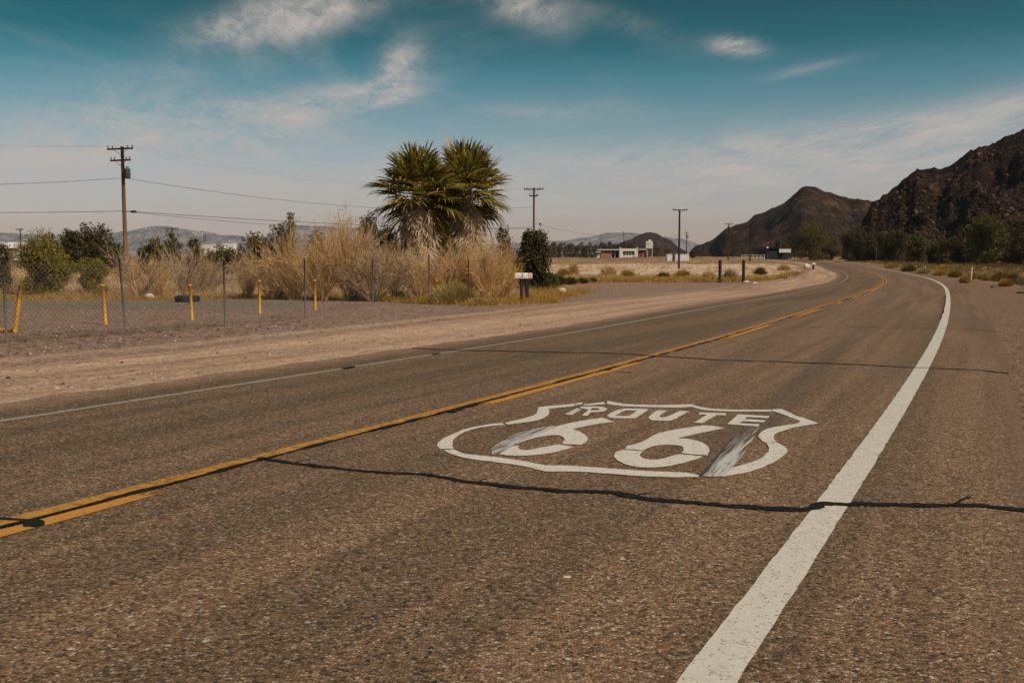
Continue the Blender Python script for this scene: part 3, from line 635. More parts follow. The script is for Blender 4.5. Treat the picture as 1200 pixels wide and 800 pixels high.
# ------------------------------------------------------------------ hills and mountains
def hill(name, ridge, dist_, front, back, m, label, seed, rough_amp, du, nv, foot=-1.5, lateral=None, power=1.15, rscale=22, gul=.5):
    """ridge given as (column, row) of its skyline at distance dist_; slopes fall away in front and behind"""
    P = np.array([((x - 600) / F * (lateral(x) if lateral else dist_), (lateral(x) if lateral else dist_), height(y, (lateral(x) if lateral else dist_))) for x, y in ridge])
    dl = np.concatenate([[0], np.cumsum(np.hypot(*np.diff(P[:, :2], axis=0).T))]); u = np.arange(0, dl[-1], du)
    RXh, RYh, H = (np.interp(u, dl, P[:, k]) for k in range(3))
    P_ = np.stack([RXh, RYh], 1); T = np.stack([np.gradient(RXh), np.gradient(RYh)], 1); T /= np.linalg.norm(T, axis=1)[:, None]; N = -P_ / np.linalg.norm(P_, axis=1)[:, None]  # slopes face the plain
    ker = np.ones(9) / 9
    v = np.concatenate([np.linspace(-1, 0, nv // 3, endpoint=False), np.linspace(0, 1, nv)])     # -1 back foot, 0 ridge, 1 front foot
    U, Vv = np.meshgrid(np.arange(len(u)), v, indexing='ij')
    H = H + (fbm(u, u * 0 + 1, rscale * .35, 6, seed + 77, .65) - .5) * rough_amp * .42 * np.clip((H - foot) / 12, 0, 1)
    hh = np.maximum(H - foot, .5); W = np.where(Vv >= 0, front, back)
    Wd = W * (.25 + .75 * np.clip(hh / hh.max(), 0, 1)[:, None] ** .6)
    X = RXh[:, None] + N[:, 0:1] * Vv * Wd; Y = RYh[:, None] + N[:, 1:2] * Vv * Wd
    prof = (1 - abs(Vv)) ** power
    base_ = foot + hh[:, None] * prof
    rough_ = (fbm(X, Y, rscale, 7, seed, .58, True) - .80) * rough_amp + (fbm(X, Y, rscale * 4, 3, seed + 50) - .62) * rough_amp * 1.0
    crag = np.floor(fbm(X, Y, rscale * .8, 3, seed + 9) * 7 + prof * 3) ; crag = (crag - fbm(X, Y, rscale * .8, 3, seed + 9) * 7 - prof * 3) * rough_amp * .10
    env = smooth01(0, .25, abs(Vv)) * .85 + .15; env = env * smooth01(0, .12, 1 - abs(Vv)) * np.clip(hh / 12, .1, 1)[:, None]
    gully = (fbm(np.broadcast_to(u[:, None], Vv.shape), Vv * 14, rscale * .9, 4, seed + 3, .5, True) - .6) * rough_amp * gul * 2 * prof
    Z = base_ + (rough_ + crag + gully) * env
    nvv = len(v); idx = np.arange(len(u) * nvv).reshape(len(u), nvv)
    F_ = np.stack([idx[:-1, :-1], idx[1:, :-1], idx[1:, 1:], idx[:-1, 1:]], -1).reshape(-1, 4)
    V = np.stack([X.ravel(), Y.ravel(), Z.ravel()], 1)
    o = mesh_obj(name, V, F_[:, ::-1], m)
    tag(o, label, 'hill', kind='structure'); return o, X, Y, Z, Vv
BIG = [(985, 300), (1000, 285), (1006, 262), (1011, 250), (1019, 236), (1026, 235), (1035, 226), (1050, 215), (1060, 205), (1065, 200), (1072, 194), (1080, 192), (1090, 191), (1096, 194), (1107, 189), (1117, 186), (1130, 176), (1150, 171), (1157, 170), (1172, 162), (1190, 152), (1200, 150), (1240, 138), (1300, 108), (1380, 96), (1480, 60), (1600, 40), (1800, 60), (2100, 100)]
big, BX, BY, BZ, BV = hill('hill', BIG, 290, 105, 120, M_HILL, 'steep dark rocky hill rising at the right edge', 11, 12.0, .7, 150, foot=-1.2, lateral=lambda x: 290 - max(0, x - 1100) * .05, rscale=16, power=.92)
MID = [(806, 296), (813, 287.5), (833, 278), (846, 269), (855, 265), (873, 258), (882, 250), (895, 247), (910, 240), (921, 236), (934, 224), (938, 222), (943, 220.5), (950, 221.5), (954, 223), (965, 227.5), (974, 230), (987, 231), (993, 233), (1002, 234), (1018, 237), (1060, 244), (1120, 256), (1200, 270), (1300, 290)]
hill('hill', MID, 720, 250, 260, M_HILL2, 'brown rocky hill with a pointed crest behind the bend', 23, 20.0, 2.2, 120, foot=-1.0, rscale=55, power=1.2, gul=.8)
SM = [(700, 297), (715, 290), (732, 282), (744, 277), (756, 273.3), (764, 272.6), (770, 273.3), (778, 277), (788, 283), (794, 289), (806, 296)]
hill('hill', SM, 1300, 200, 260, M_HILL3, 'small rounded brown hill behind the red building', 31, 16.0, 3.0, 60, foot=-1.0, rscale=60, power=1.0)
FAR1 = [(560, 288), (600, 284), (640, 280), (665, 279.5), (685, 276), (700, 274), (712, 272), (724, 272.5), (738, 272), (752, 273), (770, 276), (800, 281), (850, 288)]
FAR2 = [(-500, 262), (-300, 268), (-150, 265), (-60, 270), (0, 272.5), (25, 274), (62, 276), (100, 277), (125, 272), (155, 271), (170, 268), (185, 266.5), (207, 267.5), (225, 270), (250, 272.5), (272, 275), (310, 278), (345, 266), (370, 265), (400, 266), (430, 270), (470, 278), (540, 290)]
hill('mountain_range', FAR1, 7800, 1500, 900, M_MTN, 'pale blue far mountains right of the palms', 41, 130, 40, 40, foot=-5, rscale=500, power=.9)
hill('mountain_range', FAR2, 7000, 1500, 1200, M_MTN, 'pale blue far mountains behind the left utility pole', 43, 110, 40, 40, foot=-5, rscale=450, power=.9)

# loose boulders lying over the big hill's face
def boulders(name, pts, sizes, m, label, seed):
    r = np.random.default_rng(seed)
    t_ = (1 + 5 ** .5) / 2; B = np.array([(-1, t_, 0), (1, t_, 0), (-1, -t_, 0), (1, -t_, 0), (0, -1, t_), (0, 1, t_), (0, -1, -t_), (0, 1, -t_), (t_, 0, -1), (t_, 0, 1), (-t_, 0, -1), (-t_, 0, 1)]) / 1.9
    Fi = np.array([(0, 11, 5), (0, 5, 1), (0, 1, 7), (0, 7, 10), (0, 10, 11), (1, 5, 9), (5, 11, 4), (11, 10, 2), (10, 7, 6), (7, 1, 8), (3, 9, 4), (3, 4, 2), (3, 2, 6), (3, 6, 8), (3, 8, 9), (4, 9, 5), (2, 4, 11), (6, 2, 10), (8, 6, 7), (9, 8, 1)])
    n = len(pts); V = np.tile(B, (n, 1, 1)) * (1 + r.uniform(-.35, .35, (n, 12, 1))); V = V * (np.asarray(sizes)[:, None, None] * r.uniform(.6, 1.2, (n, 1, 3)) * np.array([1, 1, .75]))
    a = r.uniform(0, 6.28, n); ca, sa = np.cos(a)[:, None], np.sin(a)[:, None]; X_ = V[..., 0] * ca - V[..., 1] * sa; Y_ = V[..., 0] * sa + V[..., 1] * ca
    V = np.stack([X_, Y_, V[..., 2]], -1) + np.asarray(pts)[:, None, :]
    F_ = (Fi[None] + 12 * np.arange(n)[:, None, None]).reshape(-1, 3)
    o = mesh_obj(name, V.reshape(-1, 3), F_, m); return tag(o, label, 'rocks', kind='stuff')
def rockmat(name, cols):
    def f(t, pos, bs):
        r = t.new('ShaderNodeNewGeometry').outputs['Random Per Island']
        return t.mix(.5, t.ramp(r, [(i / (len(cols) - 1), c) for i, c in enumerate(cols)]), t.ramp(t.noise(pos, 3, 4), [(.3, .6), (.7, 1.4)]), 'MULTIPLY')
    return mat(name, f, .95, .1)
M_BOULD = rockmat('hill_boulders', [(.010, .006, .004), (.030, .017, .010), (.062, .036, .020), (.16, .095, .052)])
M_PEB = rockmat('verge_stones', [(.06, .04, .03), (.10, .065, .05), (.18, .12, .09), (.42, .34, .28)])
fl = np.where((BV.ravel() > .05) & (BV.ravel() < .98) & (BX.ravel() < 190))[0]; pick = RNG.choice(fl, 15000)
boulders('hillside_boulders', np.stack([BX.ravel()[pick], BY.ravel()[pick], BZ.ravel()[pick]], 1), np.minimum(.20 + RNG.pareto(3, 15000) * .2, 1.1), M_BOULD, 'loose dark boulders strewn over the right hill', 5)

# ------------------------------------------------------------------ haze
hz_m = bpy.data.materials.new('haze'); hz_m.use_nodes = True; ht = NT(hz_m.node_tree); ht.n.clear()
ho = ht.new('ShaderNodeOutputMaterial'); pv = ht.new('ShaderNodeVolumePrincipled'); ht.l.new(pv.outputs[0], ho.inputs['Volume'])
pv.inputs['Color'].default_value = (.86, .88, 1.0, 1); pv.inputs['Density'].default_value = .000065; pv.inputs['Anisotropy'].default_value = .2
hb = MB().box((0, 0, 158), (19000, 19000, 320)).build('haze', hz_m); tag(hb, 'thin pale desert haze over the whole plain', 'haze', kind='stuff')

# ------------------------------------------------------------------ vegetation
def leaves(P, size, r, up=.0, narrow=.55):
    """P: n x 3 centres -> small diamond leaves facing every way"""
    n = len(P); a = r.normal(size=(n, 3)); a[:, 2] += up; a /= np.linalg.norm(a, axis=1)[:, None]
    b = r.normal(size=(n, 3)); b -= (b * a).sum(1)[:, None] * a; b /= np.linalg.norm(b, axis=1)[:, None]
    L_ = (size * r.uniform(.6, 1.4, n))[:, None]; W_ = L_ * narrow
    V = np.stack([P - a * L_ * .5, P + b * W_ * .5, P + a * L_ * .5, P - b * W_ * .5], 1).reshape(-1, 3)
    return V, np.arange(4 * n).reshape(n, 4)
def crown_pts(w_, h_, z0, n, r, lobes=9, gap=.42, low=True):
    P = []
    L_ = []
    for k in range(lobes):
        a = r.uniform(0, 6.28); q = r.uniform(.15, .72); zz = r.uniform(.25, .82)
        sh = 1 - abs(zz - .45) * .9
        L_.append((math.cos(a) * q * w_ * sh, math.sin(a) * q * w_ * sh, z0 + zz * h_, w_ * r.uniform(.30, .52), h_ * r.uniform(.16, .28)))
    L_.append((0, 0, z0 + h_ * .5, w_ * .5, h_ * .42))
    if low:
        for k in range(6): a = r.uniform(0, 6.28); q = r.uniform(.2, .6); L_.append((math.cos(a) * q * w_, math.sin(a) * q * w_, z0 + h_ * r.uniform(.08, .2), w_ * .42, h_ * .16))
    wt = np.array([l[3] ** 2 * l[4] for l in L_]) ** .7; wt /= wt.sum()
    for l, k in zip(L_, r.multinomial(int(n * 1.7), wt)):
        d_ = r.normal(size=(k, 3)); d_ /= np.linalg.norm(d_, axis=1)[:, None]; q = r.uniform(0, 1, k) ** .45 * r.uniform(.85, 1.15, k)
        P.append(np.column_stack([l[0] + d_[:, 0] * q * l[3], l[1] + d_[:, 1] * q * l[3], l[2] + d_[:, 2] * q * l[4]]))
    P = np.concatenate(P); f = fbm(P[:, 0] + P[:, 2] * .6, P[:, 1] + P[:, 2] * .8, max(w_ * .28, .15), 3, int(r.integers(999)))
    P = P[f > np.quantile(f, gap)]; P = P[P[:, 2] > .03]
    return P
def make_tree(name, label, cat, loc, w_, h_, leafm, size, n, group=None, trunk=True, seed=0, z0f=.02, gap=.42, lobes=9, sprigs=0, narrow=.5, up=.3):
    r = np.random.default_rng(seed + 1000); root = empty(name, loc, label, cat, group)
    z0 = h_ * z0f; P = crown_pts(w_, h_ - z0, z0, n, r, lobes, gap)
    if sprigs:      # shoots sticking out of the outline
        for k in range(sprigs):
            a = r.uniform(0, 6.28); e = r.uniform(.2, 1.4); q0 = np.array((math.cos(a) * w_ * .5 * math.cos(e), math.sin(a) * w_ * .5 * math.cos(e), z0 + (h_ - z0) * (.45 + .45 * math.sin(e))))
            dd = np.array((math.cos(a) * .6, math.sin(a) * .6, 1.0)); t_ = r.uniform(0, 1, 14)[:, None]
            P = np.concatenate([P, q0 + dd * t_ * w_ * .30 + r.normal(0, size * .4, (14, 3))])
    V, F_ = leaves(P, size, r, up, narrow); mesh_obj('crown', V, F_, leafm, root)
    b = MB(); tr = max(.04, w_ * .05)
    ns = r.integers(3, 6)
    b.tube([(0, 0, -.15), (.03 * w_, 0, h_ * .2), (0, .03 * w_, h_ * .45), (0, 0, h_ * .75)], [tr, tr * .8, tr * .5, tr * .12], 7)
    for k in range(ns + 4):
        a = r.uniform(0, 6.28); q = r.uniform(.4, .8); z_ = h_ * r.uniform(.08, .4)
        b.tube([(0, 0, z_), (math.cos(a) * w_ * q * .45, math.sin(a) * w_ * q * .45, z_ + h_ * .15), (math.cos(a) * w_ * q * .9, math.sin(a) * w_ * q * .9, z_ + h_ * r.uniform(.3, .5))], [tr * .5, tr * .35, tr * .08], 5)
    b.build('trunk', M_BARK, root, True); return root

G_DARK = leafy('dark_olive_leaves', [(.026, .022, .008), (.064, .054, .017), (.12, .098, .032)])
G_OLIVE = leafy('olive_brown_leaves', [(.04, .03, .012), (.115, .083, .026), (.21, .145, .05)])
G_GREEN = leafy('mid_green_leaves', [(.030, .030, .007), (.090, .080, .016), (.19, .15, .032)])
G_YEL = leafy('yellow_green_leaves', [(.06, .052, .012), (.20, .155, .028), (.36, .26, .055)])
G_MESQ = leafy('mesquite_leaves', [(.020, .016, .006), (.066, .051, .015), (.145, .108, .03)])
G_GREY = leafy('grey_tamarisk_leaves', [(.045, .036, .020), (.09, .066, .036), (.15, .11, .06)])
G_WEED = leafy('green_weed_leaves', [(.03, .035, .010), (.09, .09, .025), (.17, .14, .04)])
G_DRYST = leafy('dry_straw_stems', [(.24, .14, .066), (.55, .35, .17), (.74, .51, .28), (.84, .65, .42)], transl=.42)
G_DRYST2 = leafy('dry_greyish_stems', [(.16, .10, .056), (.34, .22, .13), (.52, .36, .23), (.64, .47, .32)], transl=.4)
G_GOLD = leafy('golden_dry_grass', [(.20, .11, .024), (.42, .25, .06), (.60, .38, .11)], transl=.35)
G_DRYST3 = leafy('orange_dry_stems', [(.22, .12, .046), (.52, .31, .13), (.70, .46, .21), (.80, .59, .32)], transl=.42)
G_RAB = leafy('pale_broom_stems', [(.20, .155, .055), (.40, .30, .11), (.55, .42, .17)], transl=.35)
G_PALM = leafy('palm_green_leaves', [(.018, .020, .006), (.095, .084, .016), (.32, .24, .038), (.64, .45, .075)], transl=.42)
G_SKIRT = leafy('dead_palm_fronds', [(.34, .24, .155), (.62, .47, .33), (.80, .65, .49)], transl=.5)

def ribbon(P0, D, L_, W_, r, bend, seg=4):
    """many curved tapering blades at once; P0,D n x 3; bend: droop outwards"""
    n = len(P0); t_ = np.linspace(0, 1, seg + 1); D = D / np.linalg.norm(D, axis=1)[:, None]
    side = np.cross(D, r.normal(size=(n, 3))); side /= np.linalg.norm(side, axis=1)[:, None]
    hor = D * np.array([1, 1, 0]); pts = P0[:, None] + D[:, None] * (L_[:, None] * t_)[..., None] + (hor * bend[:, None])[:, None] * ((L_[:, None] * t_ ** 2))[..., None] - np.array([0, 0, 1.])[None, None] * (abs(bend)[:, None] * L_[:, None] * t_ ** 2 * .55)[..., None]
    wd = (W_[:, None] * (1 - t_ * .85))[..., None] * .5; A = pts - side[:, None] * wd; B = pts + side[:, None] * wd
    V = np.stack([A, B], 2).reshape(n, -1, 3); k = 2 * (seg + 1)
    f = np.array([(2 * i, 2 * i + 1, 2 * i + 3, 2 * i + 2) for i in range(seg)]); F_ = (f[None] + k * np.arange(n)[:, None, None]).reshape(-1, 4)
    return V.reshape(-1, 3), F_, pts
def cat_mesh(L_):
    V = []; F_ = []; n = 0
    for v, f in L_: V.append(v); F_.append(f + n); n += len(v)
    return np.concatenate(V), np.concatenate(F_)
def dry_shrub_mesh(seed, h_=2.4, w_=1.3, n=60, upright=0.0, thick=.040, dens=1.0):
    """stems fan out of the foot in arcs; side shoots leave each stem and carry fine twigs"""
    r = np.random.default_rng(seed); a = r.uniform(0, 6.28, n); tilt = r.uniform(.02, 1, n) ** .75 * rad(58 - 26 * upright)
    D = np.stack([np.cos(a) * np.sin(tilt), np.sin(a) * np.sin(tilt), np.cos(tilt)], 1)
    P0 = np.stack([np.cos(a), np.sin(a), a * 0], 1) * (r.uniform(0, .16, n) * w_)[:, None]; L_ = h_ * r.uniform(.55, 1.0, n) / np.maximum(np.cos(tilt), .62) * (1 - .30 * tilt)
    L_ = np.minimum(L_, w_ * 1.15 / np.maximum(np.sin(tilt), .2)); L_[r.uniform(0, 1, n) > .93] *= 1.12
    V1, F1, p1 = ribbon(P0, D, L_, thick * r.uniform(.7, 1.3, n), r, r.uniform(-.12, .22, n), 6)
    m = int(n * 9 * dens); i = r.integers(0, n, m); k = r.integers(1, 6, m); D2 = p1[i, k + 1 - (k == 6)] - p1[i, k - 1]; D2 /= np.linalg.norm(D2, axis=1)[:, None]
    D2 = D2 + r.normal(0, .26, (m, 3)) + np.array([0, 0, .12]); V2, F2, p2 = ribbon(p1[i, k], D2, h_ * r.uniform(.14, .36, m), np.full(m, thick * .55), r, r.uniform(-.1, .25, m), 3)
    m3 = int(m * 4.2); i = r.integers(0, m, m3); k = r.integers(1, 4, m3); D3 = p2[i, k] - p2[i, k - 1]; D3 /= np.linalg.norm(D3, axis=1)[:, None]
    V3, F3, _ = ribbon(p2[i, k], D3 + r.normal(0, .40, (m3, 3)), h_ * r.uniform(.05, .15, m3), np.full(m3, thick * .42), r, r.uniform(0, .2, m3), 1)
    return cat_mesh([(V1, F1), (V2, F2), (V3, F3)])

# --- dry broom shrubs behind the fence: six shapes, each shrub its own object
protos = []
for k in range(6):
    V, F_ = dry_shrub_mesh(50 + k, 2.4, (1.15, 1.5, 1.0, 1.6, 1.25, 1.9)[k], (50, 60, 24, 64, 46, 74)[k], (.5, .2, .3, .6, .0, .0)[k], .040 if k != 2 else .045, (1, 1.1, .55, 1.15, 1, 1.1)[k])
    me_o = mesh_obj('dry_shrub', V, F_, (G_DRYST, G_DRYST3, G_DRYST2, G_DRYST, G_DRYST2, G_DRYST3)[k]); protos.append(me_o)
used = [False] * 6
DRY = [ # column, base row, top row, half width in px, shape, label
 (162, 349, 272, 24, 2, 'pale sparse dry shrub at the foot of the transformer pole'),
 (188, 349, 290, 16, 0, 'dry tan shrub right of the pale sparse one by the transformer pole'),
 (214, 347, 268, 26, 2, 'tall dry tan shrub just left of the black tyre'),
 (238, 346, 280, 22, 4, 'dry tan shrub directly behind the black tyre, leaning left'),
 (292, 350, 288, 22, 3, 'shorter dry shrub between the black tyre and the third yellow post'),
 (318, 351, 282, 26, 0, 'dry shrub right behind the yellow post fourth from the left'),
 (345, 351, 262, 30, 5, 'broad dry shrub behind the third steel fence post from the left'),
 (378, 352, 254, 34, 1, 'tall broad dry shrub behind the fifth yellow post'),
 (408, 352, 246, 32, 3, 'tallest dry shrub, left of the palms, with feathery top'),
 (436, 353, 264, 30, 4, 'dry shrub under the left side of the palm crowns'),
 (462, 353, 272, 30, 2, 'greyer thin-stemmed dry shrub under the left palm'),
 (492, 353, 275, 30, 0, 'dry shrub in front of the left palm trunk'),
 (520, 352, 272, 28, 1, 'dry shrub between the two palm trunks, above the rounded broom bush'),
 (548, 352, 270, 30, 3, 'dry shrub in front of the right palm trunk'),
 (574, 354, 276, 30, 5, 'dry shrub behind the rolled fence wire, leaning right'),
 (589, 353, 282, 19, 1, 'wide orange-tan dry shrub just left of the mailboxes'),
]
BACK = [(150, 335, 300, 22, 1, 'low dry shrub far behind the fence left of the transformer pole'), (252, 338, 302, 22, 3, 'low dry shrub seen through the gap right of the black tyre'),
        (400, 340, 250, 34, 5, 'back-row dry shrub left of the palms with the highest plume'), (455, 340, 272, 34, 3, 'back-row dry shrub against the dark thicket by the palms'),
        (580, 340, 270, 30, 0, 'back-row dry shrub right of the palms'), (196, 335, 296, 18, 0, 'back-row dry shrub right of the transformer pole'), (365, 338, 270, 30, 2, 'back-row greyish dry shrub right of the olive tree')]
for i, (x, yb, yt, hw, k, lab) in enumerate(DRY + BACK):
    p = at(x, yb); dd = p[1]; H = height(yt, dd) - p[2]
    o = protos[k] if not used[k] else protos[k].copy()
    if used[k]: COL.objects.link(o)
    used[k] = True
    o.location = p - np.array([0, 0, .04]); o.rotation_euler = (0, 0, RNG.uniform(-.5, .5) + (0 if k in (1, 3, 4, 5) else RNG.uniform(0, 6)))
    w0 = (1.15, 1.5, 1.0, 1.6, 1.25, 1.9)[k]; sx = hw / F * dd / w0 * (1.0 + .2 * (i % 3 == 0)); H *= (1, .93, 1.04, .88)[i % 4]; o.scale = (sx, sx, H / 2.35)
    tag(o, lab, 'shrub', 'bare dry shrubs behind the fence')
for i, o in enumerate(protos):
    if not used[i]: bpy.data.objects.remove(o)

for i, (x, y, hw, hh_, lab) in enumerate([(325, 350, 14, 15, 'dark twiggy low bush at the foot of the brush right of the fourth yellow post'), (418, 352, 15, 16, 'dark twiggy low bush at the foot of the tallest dry shrub'), (472, 354, 13, 13, 'dark twiggy low bush below the left palm'), (290, 349, 10, 10, 'small dark twiggy bush left of the fourth yellow post')]):
    p = at(x, y); s_ = p[1] / F; make_tree('twiggy_bush', lab, 'bush', p, hw * s_, hh_ * s_, G_GREY, .07, 1500, 'dark twiggy bushes among the dry shrubs', seed=400 + i, gap=.3, narrow=.2, up=.8, sprigs=18)
# --- rounded pale broom bush by the fence end
def dome_bush(name, label, loc, w_, h_, m, seed, n=2600, wid=.012, L0=.35, group=None, cat='bush'):
    r = np.random.default_rng(seed); a = r.uniform(0, 6.28, n); e = np.arcsin(r.uniform(.02, 1, n)); q = r.uniform(.45, .98, n) * (1 + .12 * np.sin(a * 3 + seed) + .08 * np.sin(a * 7))
    D = np.stack([np.cos(a) * np.cos(e), np.sin(a) * np.cos(e), np.sin(e)], 1); P0 = D * q[:, None] * np.array([w_, w_, h_]) * .8
    V, F_, _ = ribbon(P0, D + np.array([0, 0, .7]) + r.normal(0, .25, (n, 3)), L0 * r.uniform(.5, 1.2, n) * (.6 + .4 * h_), np.full(n, wid), r, r.uniform(0, .25, n), 2)
    r0 = n // 6; V3, F3, _ = ribbon(np.zeros((r0, 3)) + r.normal(0, .05, (r0, 3)) * w_, D[:r0] + np.array([0, 0, .1]), np.full(r0, .9) * min(w_, h_), np.full(r0, wid * 1.6), r, np.zeros(r0), 2)
    V, F_ = cat_mesh([(V, F_), (V3, F3)]); V[:, 2] = np.maximum(V[:, 2], -.03)
    o = mesh_obj(name, V, F_, m, loc=loc); return tag(o, label, cat, group)
p = at(531, 356); s_ = p[1] / F
dome_bush('broom_bush', 'rounded pale green-gold bush beside the last yellow post', p, 33 * s_, 25 * s_, G_RAB, 3, 5200, .016)
p = at(560, 358); dome_bush('broom_bush', 'small low gold bush at the foot of the thin dark fence post', p, 14 * s_, 9 * s_, G_RAB, 4, 1300, .014, .2)
p = at(50, 346); s_ = p[1] / F
make_tree('green_shrub', 'big yellow-green shrub behind the leaning yellow pipe frame', 'shrub', p, 35 * s_, 76 * s_, G_YEL, .10, 17000, seed=5, z0f=.0, gap=.30, lobes=14, sprigs=50, narrow=.3, up=1.2)
p = at(108, 347); s_ = p[1] / F
make_tree('green_shrub', 'smaller olive-gold shrub behind the second yellow post', 'shrub', p, 27 * s_, 42 * s_, G_YEL, .09, 8000, seed=6, z0f=.0, gap=.35, lobes=10, sprigs=50, narrow=.25, up=1.4)
p = at(2, 340); s_ = p[1] / F
make_tree('green_shrub', 'dark shrub cut by the left edge of the view', 'shrub', p, 14 * s_, 56 * s_, G_OLIVE, .10, 4500, seed=7, z0f=.0, gap=.35, sprigs=20)

# --- trees: column, distance, top row, half width px, leaf material, leaf size, count, label
TREES = [
 (112, 100, 262, 27, G_DARK, .20, 9000, 'large dark round-topped tree left of the transformer pole', 'tree'),
 (84, 96, 270, 22, G_DARK, .20, 6000, 'dark tree merging with the left side of the big round-topped one', 'tree'),
 (60, 90, 274, 16, G_OLIVE, .18, 4500, 'brownish green tree rising behind the big yellow-green shrub', 'tree'),
 (133, 88, 284, 20, G_GREEN, .18, 3500, 'low green tree tucked under the right of the dark round-topped tree', 'tree'),
 (182, 84, 281, 24, G_GREEN, .16, 4500, 'bright green low tree right of the transformer pole', 'tree'),
 (205, 110, 273, 15, G_OLIVE, .18, 3000, 'narrow dark tree with a pole behind its tip', 'tree'),
 (230, 90, 279, 15, G_OLIVE, .16, 2500, 'thin olive tree left of the far white sheds', 'tree'),
 (262, 95, 291, 24, G_GREEN, .18, 4000, 'low green tree below the far white sheds', 'tree'),
 (300, 70, 273, 26, G_OLIVE, .14, 6500, 'olive-brown tree on the left of the tall spindly one', 'tree'),
 (330, 68, 259, 24, G_OLIVE, .14, 7500, 'olive tree with the taller crown below the spindly shoots', 'tree'),
 (343, 66, 243, 9, G_OLIVE, .12, 900, 'spindly sparse treetop standing above the olive tree', 'tree'),
 (372, 64, 268, 16, G_OLIVE, .13, 2500, 'small olive tree right of the spindly treetop', 'tree'),
 (432, 60, 252, 20, G_DARK, .12, 6500, 'dark thicket tree against the left side of the palms', 'tree'),
 (455, 58, 266, 22, G_DARK, .12, 6500, 'dark low tree beneath the left palm fronds', 'tree'),
 (590, 56, 264, 16, G_OLIVE, .12, 3500, 'sparse olive tree right of the right palm', 'tree'),
]
for i, (x, dd, yt, hw, m, sz, n, lab, cat) in enumerate(TREES):
    p = dist_pt(x, dd); s_ = dd / F
    make_tree('broadleaf_tree', lab, cat, p, hw * s_ * 1.05, height(yt, dd) - p[2], m, sz, n, 'trees beyond the dry shrubs on the left', seed=20 + i, z0f=.0, gap=.36, lobes=12, sprigs=26, narrow=.6)
p = at(624, 341); dd = p[1]; s_ = dd / F
make_tree('broadleaf_tree', 'dense dark green tree right behind the mailboxes', 'tree', p, 23 * s_, height(269, dd) - p[2], G_DARK, .10, 15000, seed=50, z0f=.0, gap=.28, lobes=15, sprigs=40, narrow=.6)
p = at(642, 340); make_tree('green_shrub', 'small dark green shrub right of the mailboxes', 'shrub', p, 10 * s_, 24 * s_, G_GREEN, .08, 2600, seed=51, z0f=.0, gap=.3)

RT = [ # right side: column, distance, top row, half width px
 (948, 235, 260, 24, G_GREEN, 'rounded olive-green tree standing alone left of the dark grove at the bend'),
 (972, 250, 280, 14, G_OLIVE, 'small brownish tree between the lone green tree and the grove'),
 (915, 300, 279, 12, G_MESQ, 'dim sparse tree above the roadside shed'),
 (1002, 215, 263, 20, G_MESQ, 'dark tree at the left end of the grove by the bend'),
 (1024, 205, 270, 18, G_MESQ, 'dark tree behind the leaning bare pole in the grove'),
 (1046, 195, 268, 18, G_MESQ, 'dark tree third from the left in the grove at the bend'),
 (1072, 185, 273, 19, G_GREEN, 'slightly greener tree in the middle of the grove at the bend'),
 (1098, 175, 284, 15, G_MESQ, 'low dark tree above the left white marker post'),
 (1130, 165, 266, 22, G_MESQ, 'dark tree behind the tall white marker post'),
 (1160, 158, 252, 27, G_GREEN, 'tallest tree of the right grove, broad and dark olive'),
 (1196, 150, 258, 26, G_MESQ, 'dark tree cut by the right edge of the view'),
 (1240, 150, 250, 28, G_MESQ, 'dark tree beyond the right edge of the view'),
]
for i, (x, dd, yt, hw, m, lab) in enumerate(RT):
    p = dist_pt(x, dd); s_ = dd / F
    make_tree('desert_tree', lab, 'tree', p, hw * s_ * 1.1, height(yt, dd) - p[2], m, .28, 9000, 'trees at the foot of the right hill', seed=80 + i, z0f=.0, gap=.24, lobes=13, sprigs=30, narrow=.55)
# far tamarisk row left of the red building
cx = 643
for i in range(30):
    top = (284, 287, 282, 283, 287, 282, 284, 286, 283, 285, 287, 284, 283, 287, 286, 284, 287)[i % 17] + (i % 3); x = 640 + i * 3.4 + RNG.uniform(-1, 1); dd = 430 + RNG.uniform(-15, 15); p = dist_pt(x, dd)
    make_tree('tamarisk_tree', 'grey-olive tamarisk in the far windbreak row left of the red building', 'tree', p, 4.6 * dd / F, height(top, dd) - p[2], G_GREY if i % 3 else G_OLIVE, .5, 520, 'far windbreak row of tamarisks', seed=120 + i, z0f=.02, gap=.25, lobes=7, sprigs=14, narrow=.4, up=1.5)
for x, dd, yt, hw, m, lab in [(731, 420, 280.5, 5, G_DARK, 'small dark conical tree behind the white block of the far building'), (770, 400, 285, 10, G_OLIVE, 'round olive bush right of the far white sign'), (782, 420, 289, 7, G_OLIVE, 'low olive bush behind the white tanks'),
                              (811.5, 300, 290, 3.2, G_DARK, 'small dark upright tree right of the white tanks')]:
    p = dist_pt(x, dd); make_tree('desert_tree', lab, 'tree', p, hw * dd / F, height(yt, dd) - p[2], m, .45, 900, seed=int(x), z0f=.05, gap=.3, lobes=7)
